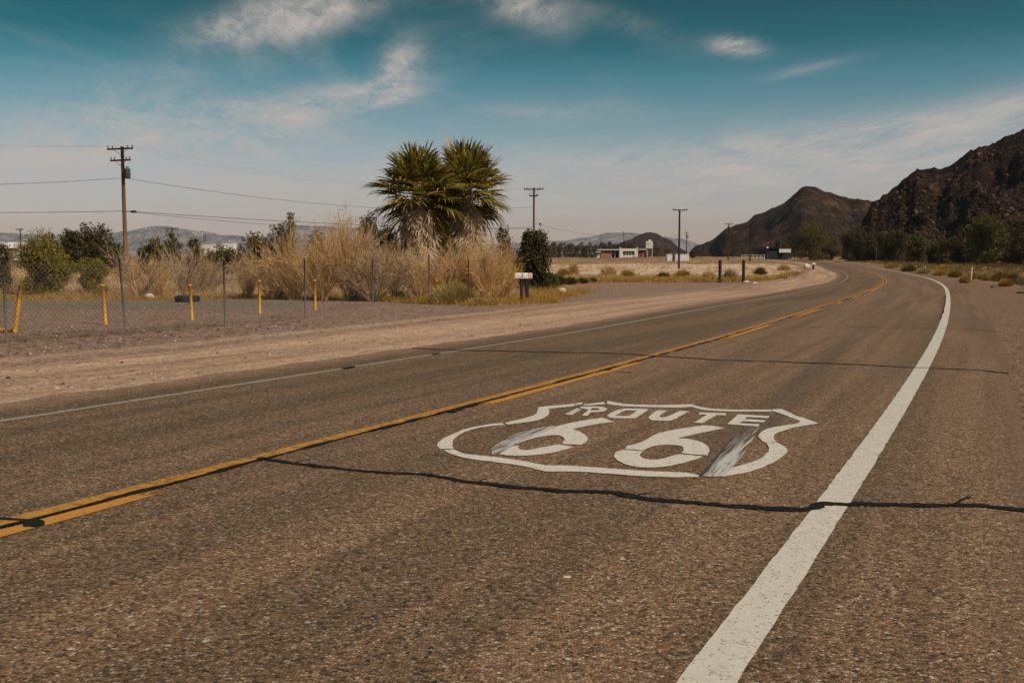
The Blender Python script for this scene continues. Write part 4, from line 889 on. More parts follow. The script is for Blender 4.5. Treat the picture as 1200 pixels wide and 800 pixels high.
# scrub mounds along the right verge and in the field
MND = [(1100, 108, 317, 10, G_GOLD), (1118, 100, 316, 9, G_YEL), (1140, 93, 318, 12, G_GOLD), (1155, 88, 318, 11, G_RAB), (1172, 84, 317, 12, G_YEL), (1188, 78, 320, 12, G_OLIVE), (1204, 74, 318, 13, G_RAB), (1082, 118, 313, 10, G_RAB), (1064, 132, 309, 11, G_OLIVE), (1044, 150, 307, 11, G_GOLD), (1130, 78, 323, 6, G_GOLD), (1178, 68, 327, 8, G_GOLD)]
NM = ['low gold scrub mound right of the left white marker', 'yellow-green mound just left of the tall white marker', 'gold scrub mound touching the tall white marker', 'pale mound second right of the tall white marker', 'yellow-green mound behind the blue litter', 'olive mound right of the blue litter', 'pale mound at the right edge of the view', 'pale mound behind the left white marker', 'olive mound left of the left white marker', 'gold mound farthest along the right verge', 'tiny gold mound in front of the tall white marker', 'tiny gold mound nearest the right edge of the road']
for i, ((x, dd, yt, hw, m), lab) in enumerate(zip(MND, NM)):
    p = dist_pt(x, dd); dome_bush('scrub_mound', lab, p, hw * dd / F, height(yt, dd) - p[2], m, 200 + i, 1500, .03, .35, 'scrub mounds along the right verge', 'bush')
FLD = [(672, 92, 303, 6, 'tall thin dry plant standing alone in the field right of the dense green tree'), (713, 86, 311, 13, 'fuzzy dry bush in the field below the white block'), (777, 80, 320, 8, 'dark low bush on the field edge below the white tanks'), (855, 82, 314, 9, 'pale grassy tuft between the two dark posts'), (660, 84, 314, 9, 'dry bush at the field edge left of the thin plant'), (735, 84, 316, 9, 'gold low bush at the field edge below the far building'), (800, 86, 316, 10, 'gold low bush at the foot of the near T-shaped pole'), (830, 84, 317, 9, 'gold low bush just left of the left dark post'), (890, 100, 312, 9, 'olive low bush right of the right dark post'), (918, 120, 309, 9, 'gold low bush in front of the roadside shed')]
for i, (x, dd, yt, hw, lab) in enumerate(FLD):
    p = dist_pt(x, dd); dome_bush('field_bush', lab, p, hw * dd / F, height(yt, dd) - p[2], (G_DRYST, G_DRYST, G_DARK, G_DRYST2, G_GOLD, G_GOLD, G_GOLD, G_DRYST, G_OLIVE, G_GOLD)[i], 300 + i, 900, .03, .4, 'bushes dotted over the dry field', 'bush')
for i, (x, yb, yt, hw) in enumerate([(655, 334, 322, 9), (668, 333, 325, 9), (682, 332, 327, 8), (694, 331, 327, 6), (646, 338, 318, 9)]):
    p = at(x, yb); dome_bush('green_weed', ('leafy green weed nearest the thin dry plant', 'low green weed second right of the mailboxes', 'flat green weed in the middle of the green patch', 'small green weed at the right end of the green patch', 'tall green weed beside the dark green shrub')[i], p, hw * p[1] / F, (yb - yt) * p[1] / F, G_WEED, 330 + i, 1200, .03, .3, 'green weeds right of the mailboxes', 'weed')

# --- dry grass and small scrub as ground cover
def tufts(name, centers, h0, m, label, seed, blades=22, wid=.014, spread=.16):
    r = np.random.default_rng(seed); n = len(centers); C_ = np.repeat(centers, blades, 0); sc = np.repeat(r.uniform(.5, 1.5, n), blades); N_ = len(C_); a = r.uniform(0, 6.28, N_)
    C_ = C_ + np.stack([np.cos(a), np.sin(a), a * 0], 1) * (r.uniform(0, spread, N_) * sc)[:, None]; far = np.clip(C_[:, 1] / 45, .8, 6)
    D = np.stack([np.cos(a) * .6, np.sin(a) * .6, np.full(N_, 1.)], 1) + r.normal(0, .25, (N_, 3)); D[:, 2] = abs(D[:, 2]) + .2
    V, F_, _ = ribbon(C_, D, h0 * sc * r.uniform(.5, 1.2, N_), wid * far, r, r.uniform(0, .4, N_), 2)
    o = mesh_obj(name, V, F_, m); return tag(o, label, 'grass', kind='stuff')
def field(n, xr, dr, seed, avoid=True, dens=None):
    r = np.random.default_rng(seed); dd = np.exp(r.uniform(math.log(dr[0]), math.log(dr[1]), n)); x = (r.uniform(*xr, n) - 600) / F * dd
    s, o = road_coord(x, dd); k = (o < -7.2) | (o > 7.2); k &= fbm(x, dd, 9, 3, seed) > .45
    x, dd = x[k], dd[k]; return np.stack([x, dd, ground_z(x, dd)], 1)
c_ = field(2400, (620, 960), (76, 260), 1); s_, o_ = road_coord(c_[:, 0], c_[:, 1])
c_ = c_[(o_ < -9) & ((c_[:, 1] > 76) & ~((c_[:, 0] < 26) & (c_[:, 1] < 78)))]
tufts('dry_grass', c_, .26, G_DRYST, 'tan dry grass tufts over the salty field right of the mailboxes', 61, 14, .022, .35)
c_ = field(9000, (-150, 620), (37.8, 150), 2); tufts('dry_grass', c_, .42, G_DRYST, 'tan dry grass covering the ground behind the fence shrubs', 62, 14, .016, .3)
r_ = np.random.default_rng(8)
edge = np.array([at(x, y + r_.normal(0, .8)) for x, y in zip(np.linspace(-60, 470, 420), np.interp(np.linspace(-60, 470, 420), [-60, 0, 420, 470], [350, 350, 350, 354]))])
tufts('dry_grass', edge, .22, G_GOLD, 'line of gold grass along the far edge of the grey strip', 63, 22, .014, .3)
ex = r_.uniform(455, 690, 420); ey = np.interp(ex, [455, 500, 560, 620, 660, 690], [354, 356, 359, 355, 348, 346]) + r_.normal(0, 1.0, 420) - abs(r_.normal(0, 2.5, 420))
ex2 = r_.uniform(560, 660, 420); ey2 = r_.uniform(338, 356, 420)
tufts('dry_grass', np.array([at(x, y) for x, y in zip(np.r_[ex, ex2], np.r_[ey, ey2])]), .26, G_GOLD, 'orange gold grass around the foot of the mailbox posts', 64, 24, .014, .25)
vs = r_.uniform(30, 200, 1500); vo = np.interp(vs, [30, 62, 105, 200], [10, 9, 7, 7]) + abs(r_.normal(0, 3.0, 1500)) + r_.uniform(0, 6, 1500); q = road_pt(vs, vo); q[:, 2] = ground_z(q[:, 0], q[:, 1])
tufts('dry_grass', q, .34, G_GOLD, 'gold and olive grass along the right verge', 65, 16, .018, .35)
q2 = road_pt(r_.uniform(30, 190, 2000), r_.uniform(8.5, 26, 2000)); q2[:, 2] = ground_z(q2[:, 0], q2[:, 1]); tufts('dry_grass', q2, .5, G_OLIVE, 'olive weeds below the right grove', 66, 16, .02, .4)
fx = r_.uniform(640, 935, 1500); fy = np.interp(fx, [640, 700, 840, 900, 935], [334, 331, 330.5, 329.5, 322]) - abs(r_.normal(0, 2.2, 1500))
tufts('dry_grass', np.array([at(x, y) for x, y in zip(fx, fy)]), .30, G_GOLD, 'gold grass along the near edge of the salty field', 67, 12, .02, .4)
tw_x = r_.uniform(-60, 560, 260); tw_y = np.interp(tw_x, [-60, 0, 300, 560], [402, 400, 384, 362]) + r_.normal(0, 6, 260)
tufts('dry_grass', np.array([at(x, max(y, 356)) for x, y in zip(tw_x, tw_y)]), .07, G_OLIVE, 'little dried weeds strewn over the gravel at the foot of the fence', 68, 12, .012, .12)
# stones on the verges
n = 6500; dd = np.exp(r_.uniform(math.log(11), math.log(34), n)); xx = (r_.uniform(-60, 620, n) - 600) / F * dd; s_, o_ = road_coord(xx, dd); k = (o_ < -8.5) | ((o_ < -4.4) & (r_.uniform(0, 1, n) < .25)); xx, dd = xx[k], dd[k]
boulders('verge_stones', np.stack([xx, dd, ground_z(xx, dd)], 1), np.minimum(.008 + r_.pareto(3.2, len(xx)) * .014, .032), M_PEB, 'scattered small stones over the gravel in front of the fence', 9)
n = 900; s2 = r_.uniform(0, 75, n); o2 = 5.9 + abs(r_.normal(0, 2.2, n)); q = road_pt(s2, o2); q[:, 2] = ground_z(q[:, 0], q[:, 1])
boulders('verge_stones', q, np.minimum(.006 + r_.pareto(3, n) * .008, .022), M_PEB, 'scattered grit and stones on the right verge', 10)
def rock(label, p, size, m, seed, group=None):
    r = np.random.default_rng(seed); n1, n2 = 10, 14; vs = []; fs = []
    for i in range(n1 + 1):
        for j in range(n2):
            th, ph = math.pi * i / n1, 2 * math.pi * j / n2; vs.append((math.sin(th) * math.cos(ph), math.sin(th) * math.sin(ph), math.cos(th)))
    vs = np.array(vs); dn = r.normal(size=(5, 3)); k = 1 + .16 * np.sin(vs @ dn.T * 2.2 + r.uniform(0, 6, 5)).sum(1) * .5; vs = vs * k[:, None] * np.array(size) * .5; vs[:, 2] = np.maximum(vs[:, 2], -size[2] * .25) + size[2] * .22
    for i in range(n1):
        for j in range(n2): fs.append((i * n2 + j, (i + 1) * n2 + j, (i + 1) * n2 + (j + 1) % n2, i * n2 + (j + 1) % n2))
    return tag(mesh_obj('rock', vs, fs, m, loc=p), label, 'rock', group)
rock('white rock on the ground left of the black tyre', at(176, 350), (.34, .3, .25), M_STONE_W, 1)
rock('white boulder beside the road where it bends out of sight', at(945, 315), (.95, .7, .75), M_STONE_W, 2)
rock('pale rock at the foot of the right dark post', at(875, 332), (.5, .35, .25), M_STONE_W, 3)
rock('pale flat rock second from the right dark post', at(884, 332.5), (.4, .3, .18), M_STONE_W, 4)
rock('dark flat rock on the verge right of the two dark posts', at(922, 327), (.6, .4, .22), M_STONE, 5)
rock('pale rock pile stone in the gold grass right of the mailboxes', at(660, 344), (.42, .32, .32), M_STONE_W, 6)
rock('single white pebble lying on the near lane', np.append(road_pt(*on_road(664, 676))[:2], 0) + np.array([0, 0, float(road_pt(*on_road(664, 676))[2])]), (.045, .02, .010), M_STONE_W, 7)

# ------------------------------------------------------------------ palms
def frond(r, az_, el_, pet, fan, nl, droop, wid, V, F_, dead=False):
    """palmate leaf: a stalk and a folded fan of pointed leaflets with drooping tips"""
    ca, sa = math.cos(az_), math.sin(az_); e = el_
    def W(p): # local x outwards, y sideways, z up -> world after pitch and turn
        x_, y_, z_ = p; X_ = x_ * math.cos(e) - z_ * math.sin(e); Z_ = x_ * math.sin(e) + z_ * math.cos(e); return np.array([X_ * ca - y_ * sa, X_ * sa + y_ * ca, Z_])
    sag = droop * .25; c = W((pet, 0, 0)) - np.array([0, 0, sag * pet]); n0 = len(V)
    a_, b_ = W((0, .022, 0)), W((0, -.022, 0)); side = W((0, .014, 0)) - W((0, 0, 0))
    m_ = W((pet * .5, 0, 0)) - np.array([0, 0, sag * pet * .2])
    V += [a_, b_, m_ + side, m_ - side, c + side, c - side]; F_ += [(n0, n0 + 1, n0 + 3, n0 + 2), (n0 + 2, n0 + 3, n0 + 5, n0 + 4)]
    for k in range(nl):
        ph = (k / (nl - 1) - .5) * 2 * rad(118 if not dead else 50); L_ = fan * (1 - .28 * abs(ph) / 2.0) * r.uniform(.88, 1.08); fold = .22 * math.cos(ph) * (1 if k % 2 else -1) * .3 + .18 * abs(math.sin(ph))
        d1 = W((math.cos(ph), math.sin(ph), fold)); d1 /= np.linalg.norm(d1); sd_ = np.cross(d1, W((0, 0, 1)) + r.normal(0, .35, 3)); sd_ /= np.linalg.norm(sd_)
        dr = droop * r.uniform(.5, 1.4); p1 = c + d1 * L_ * .45 - np.array([0, 0, dr * L_ * .06]); p2 = c + d1 * L_ * .78 - np.array([0, 0, dr * L_ * .22]); p3 = c + d1 * L_ * .98 - np.array([0, 0, dr * L_ * .52])
        n1 = len(V); V += [c - sd_ * wid * .2, c + sd_ * wid * .2, p1 - sd_ * wid * .5, p1 + sd_ * wid * .5, p2 - sd_ * wid * .33, p2 + sd_ * wid * .33, p3]
        F_ += [(n1, n1 + 1, n1 + 3, n1 + 2), (n1 + 2, n1 + 3, n1 + 5, n1 + 4), (n1 + 4, n1 + 5, n1 + 6)]
def palm(label, x, dd, yc, R, seed, skirt_len, nf=80):
    r = np.random.default_rng(seed); p = dist_pt(x, dd); hc = height(yc, dd) - p[2]; root = empty('fan_palm', p, label, 'palm', 'fan palms with dead skirts')
    b = MB(); prof = [(.34, -.1), (.30, .4), (.25, hc * .5), (.26, hc * .8), (.30, hc), (.16, hc + .3)]
    b.lathe((0, 0, 0), prof, 14); b.build('trunk', M_PBARK, root, True)
    V, F_ = [], []
    for k in range(nf):
        q = k / (nf - 1); e = rad(84 - 128 * q ** .82) + r.normal(0, .22); a = k * 2.39996 + r.normal(0, .2); sc = r.uniform(.86, 1.1)
        if e < rad(-12) and -math.sin(a) > .30: continue
        n0 = len(V); frond(r, a, e, R * .42 * sc, R * .62 * sc, 28, .18 + .55 * q, .095, V, F_)
        off = np.array([math.cos(a) * .15, math.sin(a) * .15, hc + .15 - .55 * q + r.normal(0, .15)]); 
        for j in range(n0, len(V)): V[j] = V[j] + off
    mesh_obj('green_fronds', V, F_, G_PALM, root)
    V, F_ = [], []
    for k in range(120):
        q = k / 119; e = rad(-70 - 16 * r.uniform(0, 1)); a = k * 2.39996 + r.normal(0, .2); n0 = len(V)
        frond(r, a, e, R * .30, R * .44, 12, .08, .11, V, F_, True); off = np.array([math.cos(a) * (.20 + .12 * (k % 3)), math.sin(a) * .24, hc - .05 - skirt_len * q ** .9])
        for j in range(n0, len(V)): V[j] = V[j] + off; V[j][2] = max(V[j][2], .02)
    mesh_obj('dead_frond_skirt', V, F_, G_SKIRT, root); return root
palm('left fan palm with the fuller rounded crown and pale dead skirt', 491, 51, 224, 2.55, 3, 2.6)
palm('right fan palm partly behind its neighbour, reaching the same height', 547, 53.5, 220, 2.55, 8, 2.6)
palm('low middle fan palm whose yellow fronds fill the gap between the two crowns', 522, 54.5, 240, 1.9, 12, 2.0, 40)

# ------------------------------------------------------------------ fence and posts
def along(a, b, t_): return a + (b - a) * t_
FP = [at(-120, 420), at(8, 402), at(148, 392), at(264, 383), at(358, 374), at(437, 359), at(503, 356.5), at(549, 357.5), at(567, 353)]
fence = empty('chain_link_fence', FP[2], 'low rusty grey chain-link fence on steel posts along the gravel verge', 'fence')
inv = FP[2]
hts = [1.5, 1.5, 1.5, 1.47, 1.45, 1.5, 1.45, 1.5, 1.6]
for i, q in enumerate(FP):
    h_ = height([300, 301, 303, 305, 304, 303, 300, 303, 302][i], q[1]) - q[2]; r0 = .021 if i != 7 else .015; q_ = q - inv
    b = MB().tube([(q_[0], q_[1], q_[2] - .1), (q_[0] + (-.09 if i == 2 else 0), q_[1], q_[2] + h_)], r0, 8)
    pz = b.build('fence_post', M_STEEL if i != 7 else M_WOODDK, fence, True)
    MB().lathe((q_[0] + (-.09 if i == 2 else 0), q_[1], q_[2] + h_), [(r0 * 1.25, 0), (r0 * 1.25, .03), (r0 * .5, .06)], 8).build('post_cap', M_STEEL, pz)
def chain(i0, i1, h_, wire, cell, nm, tilt=0):
    vs = []; fs = []
    a = FP[i0] - inv; b = FP[i1] - inv; L_ = np.linalg.norm((b - a)[:2]); u = (b - a) / L_; nrm = np.array([-u[1], u[0], 0]); nrm /= np.linalg.norm(nrm)
    m = MB(); n = int(L_ / cell) + int(h_ / cell) + 2
    for sgn in (1, -1):
        for k in range(-int(h_ / cell) - 1, int(L_ / cell) + 2):
            x0 = k * cell if sgn == 1 else k * cell; pts = []
            xa, xb = (x0, x0 + h_ * .95) if sgn == 1 else (x0 + h_ * .95, x0)
            za, zb = 0., 1.
            ta, tb = 0., 1.
            lo_, hi_ = min(xa, xb), max(xa, xb)
            if hi_ <= 0 or lo_ >= L_: continue
            for lim in (0., L_):
                if (xa - lim) * (xb - lim) < 0:
                    t_ = (lim - xa) / (xb - xa)
                    if (xa < lim) == (lim == 0): ta = max(ta, t_) if xa < xb else ta
                    if lim == 0 and xa > xb: tb = min(tb, t_)
                    if lim == L_ and xa > xb: ta = max(ta, t_)
                    if lim == L_ and xa < xb: tb = min(tb, t_)
                    if lim == 0 and xa < xb: ta = max(ta, t_)
            if tb - ta < .02: continue
            for t_ in np.linspace(ta, tb, 4):
                xx = xa + (xb - xa) * t_; bow = .03 * math.sin(xx * 2.1) * (t_); pts.append(a + u * xx + nrm * (bow + sgn * .0022) + np.array([0, 0, .03 + h_ * t_]))
            m.tube(pts, wire, 3, False)
    # top and bottom tension wires
    for zz in (.03, .03 + h_): m.tube([a + u * xx + np.array([0, 0, zz + .012 * math.sin(xx * 3)]) + nrm * .03 * math.sin(xx * 2.1) * (zz > .1) for xx in np.linspace(0, L_, 24)], wire * 1.2, 4, False)
    return m.build(nm, M_WIRE, fence)
for i in range(0, 6): chain(i, i + 1, (1.36, 1.36, 1.34, 1.32, 1.28, 1.28)[i], (.0032, .0032, .0028, .0016, .0011, .0011)[i], (.092, .092, .092, .10, .12, .12)[i], 'wire_mesh')
# rolled wire at the fence end
p = at(568, 353.5); b = MB(); hh = height(303, p[1]) - p[2]
for k in range(26):
    a = k / 26 * 6.283
    for sgn in (1, -1):
        b.tube([(math.cos(a + sgn * t_ * 3.4) * .15, math.sin(a + sgn * t_ * 3.4) * .15, t_ * hh) for t_ in np.linspace(0, 1, 14)], .0042, 3, False)
for k in range(5): b.tube([(math.cos(q) * .15, math.sin(q) * .15, hh * k / 4) for q in np.linspace(0, 6.283, 15)], .005, 4, False)
tag(b.build('wire_roll', M_STEEL, None, False, p), 'upright roll of grey chain-link wire at the right end of the fence', 'wire roll')
YP = [(124.5, 381, 333, .03, 'yellow post second from the left, behind the chain-link, leaning slightly'), (225.5, 376, 333, .02, 'yellow post in front of the black tyre'), (304.5, 368, 328, 0, 'yellow post midway along the fence, fourth from the left'), (369.5, 364, 327.5, 0, 'yellow post second from the right'), (511.5, 356, 328, 0, 'rightmost yellow post, beside the rounded broom bush')]
for x, yb, yt, ln, lab in YP:
    p = at(x, yb); h_ = (yb - yt) * p[1] / F; t_ = empty('bollard', p, lab, 'post', 'slim yellow posts')
    MB().tube([(0, 0, -.1), (-ln, 0, h_ * .5), (-ln * 2, 0, h_ - .05)], .036, 10).build('pipe', M_YPOST, t_, True)
    MB().lathe((-ln * 2, 0, h_ - .05), [(.044, 0), (.044, .02), (.03, .045), (.01, .055)], 10).build('cap', M_YPOST, t_, True)
p = at(17, 390); s_ = p[1] / F; g = empty('pipe_barrier', p, 'yellow pipe frame leaning at the left edge with its bottom rail on the ground', 'barrier')
MB().tube([(0, 0, .03), (.03, 0, .10), (.10, 0, .55), (.16, .02, 56 * s_)], .045, 10).build('upright', M_YPOST, g, True)
MB().tube([(.0, 0, .06), (-.3, 0, .055), (-1.6, .05, .06)], .05, 10).build('bottom_rail', M_YPOST, g, True)
MB().tube([(-1.6, .05, .06), (-1.5, .05, .55), (-1.42, .07, 56 * s_)], .045, 10).build('upright', M_YPOST, g, True)

# tyre lying flat
p = at(219.5, 354); m = MB(); R_, hw = .41, .115
m.lathe((0, 0, hw), [(R_ * .58, -hw * .9), (R_ * .80, -hw), (R_ * .95, -hw * .82), (R_, -hw * .4), (R_ * 1.0, hw * .4), (R_ * .95, hw * .82), (R_ * .80, hw), (R_ * .58, hw * .9), (R_ * .56, hw * .6), (R_ * .56, -hw * .6), (R_ * .58, -hw * .9)], 32)
m.f = m.f[:-2]
for k in range(40):
    a = k / 40 * 6.283; m.box((math.cos(a) * R_, math.sin(a) * R_, hw), (.018, .035, hw * 1.2), a)
tyre = empty('tyre', p, 'black tyre lying flat behind the second fence bay', 'tyre'); m.build('tread', M_RUBBER, tyre, False)
# a second half-buried one behind makes the low black shape
# mailboxes on posts
p0 = at(611, 354.5); s_ = p0[1] / F
mb = empty('mailbox', p0, 'white dome-topped mailbox on a dark wooden post by the gravel', 'mailbox', 'pair of mailboxes')
hpost = 27.5 * s_
def mailbox(root, m, L_, yaw, hp, seed, pw=.10):
    MB().box((0, 0, hp / 2 - .05), (pw, pw, hp + .1), .1, .01).build('post', M_WOODDK, root)
    MB().box((0, 0, hp + .012), (L_ * .9, .16, .025), yaw).build('shelf', M_WOODDK, root)
    prof = [(-.085, 0), (-.085, .11)] + [(-.085 * math.cos(a), .11 + .085 * math.sin(a)) for a in np.linspace(.2, math.pi - .2, 9)] + [(.085, .11), (.085, 0)]
    vs = []; n = len(prof)
    for xx in (-L_ / 2, L_ / 2):
        for yy, zz in prof: vs.append((xx * math.cos(yaw) - yy * math.sin(yaw), xx * math.sin(yaw) + yy * math.cos(yaw), hp + .026 + zz))
    fs = [(i, (i + 1) % n, (i + 1) % n + n, i + n) for i in range(n)] + [tuple(range(n)), tuple(range(n, 2 * n))[::-1]]
    b = mesh_obj('box', vs, fs, m, root)
    e = L_ / 2 + .006
    MB().box((e * math.cos(yaw), e * math.sin(yaw), hp + .115), (.010, .165, .17), yaw).build('door', m, b)
    MB().box((.05, -.095, hp + .2), (.012, .012, .16), yaw).build('flag', M_STEEL, b)
    return b
bx = mailbox(mb, M_MAILW, .46, .05, hpost, 1)
for i, (dx_, ww) in enumerate([(-.07, .022), (-.035, .016), (.0, .024), (.035, .016)]): MB().box((dx_, -.0865, hpost + .075), (ww, .004, .035)).build('number_mark', M_DARK, bx)
p1 = at(617.5, 353.5); mb2 = empty('mailbox', p1, 'faded pinkish mailbox on a brown post, right of the white one', 'mailbox', 'pair of mailboxes')
mailbox(mb2, M_MAILP, .36, .15, hpost * .985, 2, .13)
p2 = at(614.2, 354); tag(MB().tube([(0, 0, -.05), (0, 0, hpost * .97)], .018, 8).build('support_pipe', M_STEEL, None, True, p2), 'thin grey metal pipe standing between the two mailbox posts', 'pipe')

# dark wooden posts in the field edge, marker posts, small roadside things
for x, lab in ((843.5, 'left of the two dark wooden posts at the field edge'), (871, 'right of the two dark wooden posts at the field edge, rocks at its foot')):
    p = at(x, 330.5); h_ = 25.5 * p[1] / F; b = MB().box((0, 0, h_ / 2 - .1), (.19, .19, h_ + .2), .3, .03); b.box((0, 0, h_ + .012), (.15, .15, .02), .3, .03); b.build('wooden_post', M_WOODDK, None, False, p)
    tag(COL.objects[-1] if False else bpy.context.scene.collection.objects[-1], lab, 'post', 'dark wooden posts')
for x, yb, yt, lab, lean in ((1084, 320, 311.5, 'short white marker post farther along the right verge', 0), (1138, 328.5, 313, 'taller white marker post on the right verge', .04)):
    p = at(x, yb); h_ = (yb - yt) * p[1] / F; t_ = empty('marker_post', p, lab, 'marker', 'white roadside markers')
    MB().box((0, 0, h_ * .5), (.10, .035, h_ * .98), .1, .01).build('post', M_MARK, t_); MB().box((0, -.021, h_ * .88), (.08, .006, h_ * .12), .1).build('reflector', M_BOXW, t_); t_.rotation_euler = (0, lean, 0)
p = at(953, 316); h_ = 8 * p[1] / F; t_ = empty('roadside_mailbox', p, 'small white box on a dark post at the inner side of the bend', 'mailbox')
MB().box((0, 0, h_ * .35), (.22, .2, h_ * .75), .2, .02).build('post', M_WOODDK, t_); MB().box((0, 0, h_ * .84), (.55, .3, h_ * .22), .2, .06).build('box', M_BOXW, t_)
p = at(1164, 337); m = MB(); m.box((0, 0, .07), (.34, .22, .12), .4, .04).box((.12, .05, .15), (.14, .12, .05), 1.0, .03); tag(m.build('litter', worn('blue_grey_plastic', (.10, .14, .19), (.05, .07, .10), 9), None, False, p), 'small blue-grey piece of litter at the edge of the right verge', 'litter')
p = at(1197, 344); m = MB(); m.tube([(-.3, 0, .04), (-.1, .05, .07), (.1, 0, .05), (.32, .06, .03)], [.03, .06, .05, .02], 6); tag(m.build('tyre_scrap', M_RUBBER, None, False, p), 'curled black strip of tyre rubber at the right edge', 'scrap')

# ------------------------------------------------------------------ utility poles and wires
def pole(label, x, dd, ytop, arms, rad_=.15, trans=False, ang=.0, mat_=None, arm_len=2.3, name='utility_pole'):
    p = dist_pt(x, dd); h_ = height(ytop, dd) - p[2]; t_ = empty(name, p, label, 'utility pole', 'utility poles', ang); mt = mat_ or M_WOOD
    MB().tube([(0, 0, -.2), (0, 0, h_ * .5), (0, 0, h_)], [rad_, rad_ * .86, rad_ * .70], 10).build('pole_shaft', mt, t_, True)
    for k, (dz_, fl_) in enumerate(arms):
        L_ = arm_len * fl_; z_ = h_ - dz_
        a = MB().box((0, -rad_ - .05, z_), (L_, .10, .12)).build('crossarm', M_WOODDK, t_)
        MB().tube([(-L_ * .28, -rad_ - .05, z_ - .05), (0, -rad_ - .02, z_ - .42)], .016, 4).tube([(L_ * .28, -rad_ - .05, z_ - .05), (0, -rad_ - .02, z_ - .42)], .016, 4).build('brace', M_STEEL, a)
        for xx in (-.47, -.30, .30, .47):
            MB().lathe((xx * L_, -rad_ - .05, z_ + .06), [(.02, 0), (.02, .06), (.055, .07), (.045, .10), (.06, .12), (.03, .18)], 8).build('insulator', M_CERAM, a, True)
    if trans:
        z_ = h_ - 1.95; tr = MB().lathe((rad_ + .27, -.05, z_ - .42), [(.19, 0), (.225, .03), (.225, .62), (.235, .64), (.235, .69), (.19, .76), (.07, .79)], 16).build('transformer', M_GREYDK, t_, True)
        for q in (-.08, .08): MB().lathe((rad_ + .27 + q, -.05, z_ + .36), [(.03, 0), (.045, .03), (.03, .06), (.045, .09), (.02, .14)], 8).build('bushing', M_CERAM, tr, True)
        MB().box((rad_ + .03, -.05, z_ - .05), (.08, .10, .5)).build('bracket', M_STEEL, tr)
    return p, h_
P1, H1 = pole('tall wooden utility pole with two crossarms and a grey transformer at the left', 149, 75, 174, [(.18, 1.0), (1.02, .78)], .17, True, rad(-20), arm_len=2.35)
P2, H2 = pole('wooden utility pole with two crossarms right of the palms', 625.5, 117, 221, [(.2, 1.0), (.95, .45)], .15, ang=rad(-12))
P3, H3 = pole('dark pole with one long crossarm standing in the field', 795, 130, 246, [(.1, .85)], .15, ang=rad(6), mat_=M_WOODDK)
P4, H4 = pole('dark pole with one short crossarm left of the roadside shed', 852.5, 235, 262, [(.2, .85), (1.0, .4)], .17, mat_=M_WOODDK)
P5, H5 = pole('plain dark pole without crossarm left of the roadside shed', 878, 205, 264, [], .17, mat_=M_WOODDK)
P6, H6 = pole('far pole with two short crossarms and a dark transformer', 803.5, 400, 272, [(.3, 1.0), (1.3, .9)], .2, True, mat_=M_WOODDK, arm_len=2.0)
P7, H7 = pole('thin dark pole standing in the right grove', 1025, 190, 258, [], .12, mat_=M_WOODDK)
P8, H8 = pole('small far pole with a crossarm near the left edge', 27, 190, 268, [(.2, 1.0)], .15, mat_=M_WOOD, arm_len=1.4)
P9, H9 = pole('small far pole with a wide crossarm over the narrow dark tree', 204, 180, 267, [(.2, 1.0)], .15, mat_=M_WOOD, arm_len=2.3)
P10, H10 = pole('very small far pole right of the crested hill foot', 858.5, 330, 276, [(.2, .8)], .15, mat_=M_WOODDK)
P11, H11 = pole('pale slim mast above the roadside shed', 913.5, 260, 266, [], .12, mat_=M_STEEL, name='mast')
P12, H12 = pole('thin far mast left of the small rounded hill', 730, 520, 271, [], .16, mat_=M_WOODDK, name='mast')
P13, H13 = pole('thin far mast in front of the tamarisk row', 703, 440, 281, [], .12, mat_=M_BOXW, name='mast')
P0 = np.array([P1[0] - 33, P1[1] - 42, 0.]); P0[2] = 0
def wire(label, a, b, sag, r0=.016, extra=None, group='overhead wires'):
    t_ = np.linspace(0, 1, 36); a, b = np.array(a, float), np.array(b, float); q = a[None] * (1 - t_)[:, None] + b[None] * t_[:, None]; q[:, 2] -= 4 * sag * t_ * (1 - t_)
    o = MB().tube(q - a, r0, 5, False).build('cable', M_CABLE, None, True, a); return tag(o, label, 'cable', group)
z1 = lambda y: height(y, P1[1])
zz2 = P2[2]
wire('upper cable running from the transformer pole towards the palms', (P1[0] + .15, P1[1], z1(210)), (P2[0] - .1, P2[1], height(243, P2[1])), 1.15, .014)
wire('lower cable running from the transformer pole towards the palms', (P1[0] + .15, P1[1], z1(248)), (P2[0] - .1, P2[1], height(268, P2[1])), .35, .020)
wire('lower twin cable just below the one towards the palms', (P1[0] + .15, P1[1], z1(248.5)), (P2[0] - .1, P2[1], height(266, P2[1])), .85, .014)
wire('upper cable leaving the transformer pole to the left', (P1[0] - .15, P1[1], z1(210)), (P0[0], P0[1], z1(212) - .3), 1.6, .014)
wire('lower cable leaving the transformer pole to the left', (P1[0] - .15, P1[1], z1(248)), (P0[0], P0[1], z1(250)), .7, .018)
for k, xx in enumerate((-1.1, -.7, .7, 1.1)):
    ca, sa = math.cos(rad(-20)), math.sin(rad(-20)); a = np.array([P1[0] + xx * ca, P1[1] + xx * sa, P1[2] + H1 + .02]); b = np.array([P0[0] + xx * ca, P0[1] + xx * sa, P1[2] + H1 - .1])
    wire(('thin top wire to the left, outermost on the left end of the crossarm', 'thin top wire to the left, inner on the left arm', 'thin top wire to the left, inner on the right arm', 'thin top wire to the left, outermost on the right end of the crossarm')[k], a, b, 1.2, .002)
    b2 = np.array([P2[0] + xx * .95, P2[1] - xx * .2, P2[2] + H2]); wire(('thin top wire over the palms, outermost on the left', 'thin top wire over the palms, second from the left', 'thin top wire over the palms, third from the left', 'thin top wire over the palms, outermost on the right')[k], a, b2, 1.3, .0018)
a = np.array([P2[0], P2[1], height(262, P2[1])]); wire('cable sloping right from the pole beside the palms', a, (P3[0], P3[1], height(276, P3[1])), .9, .012)
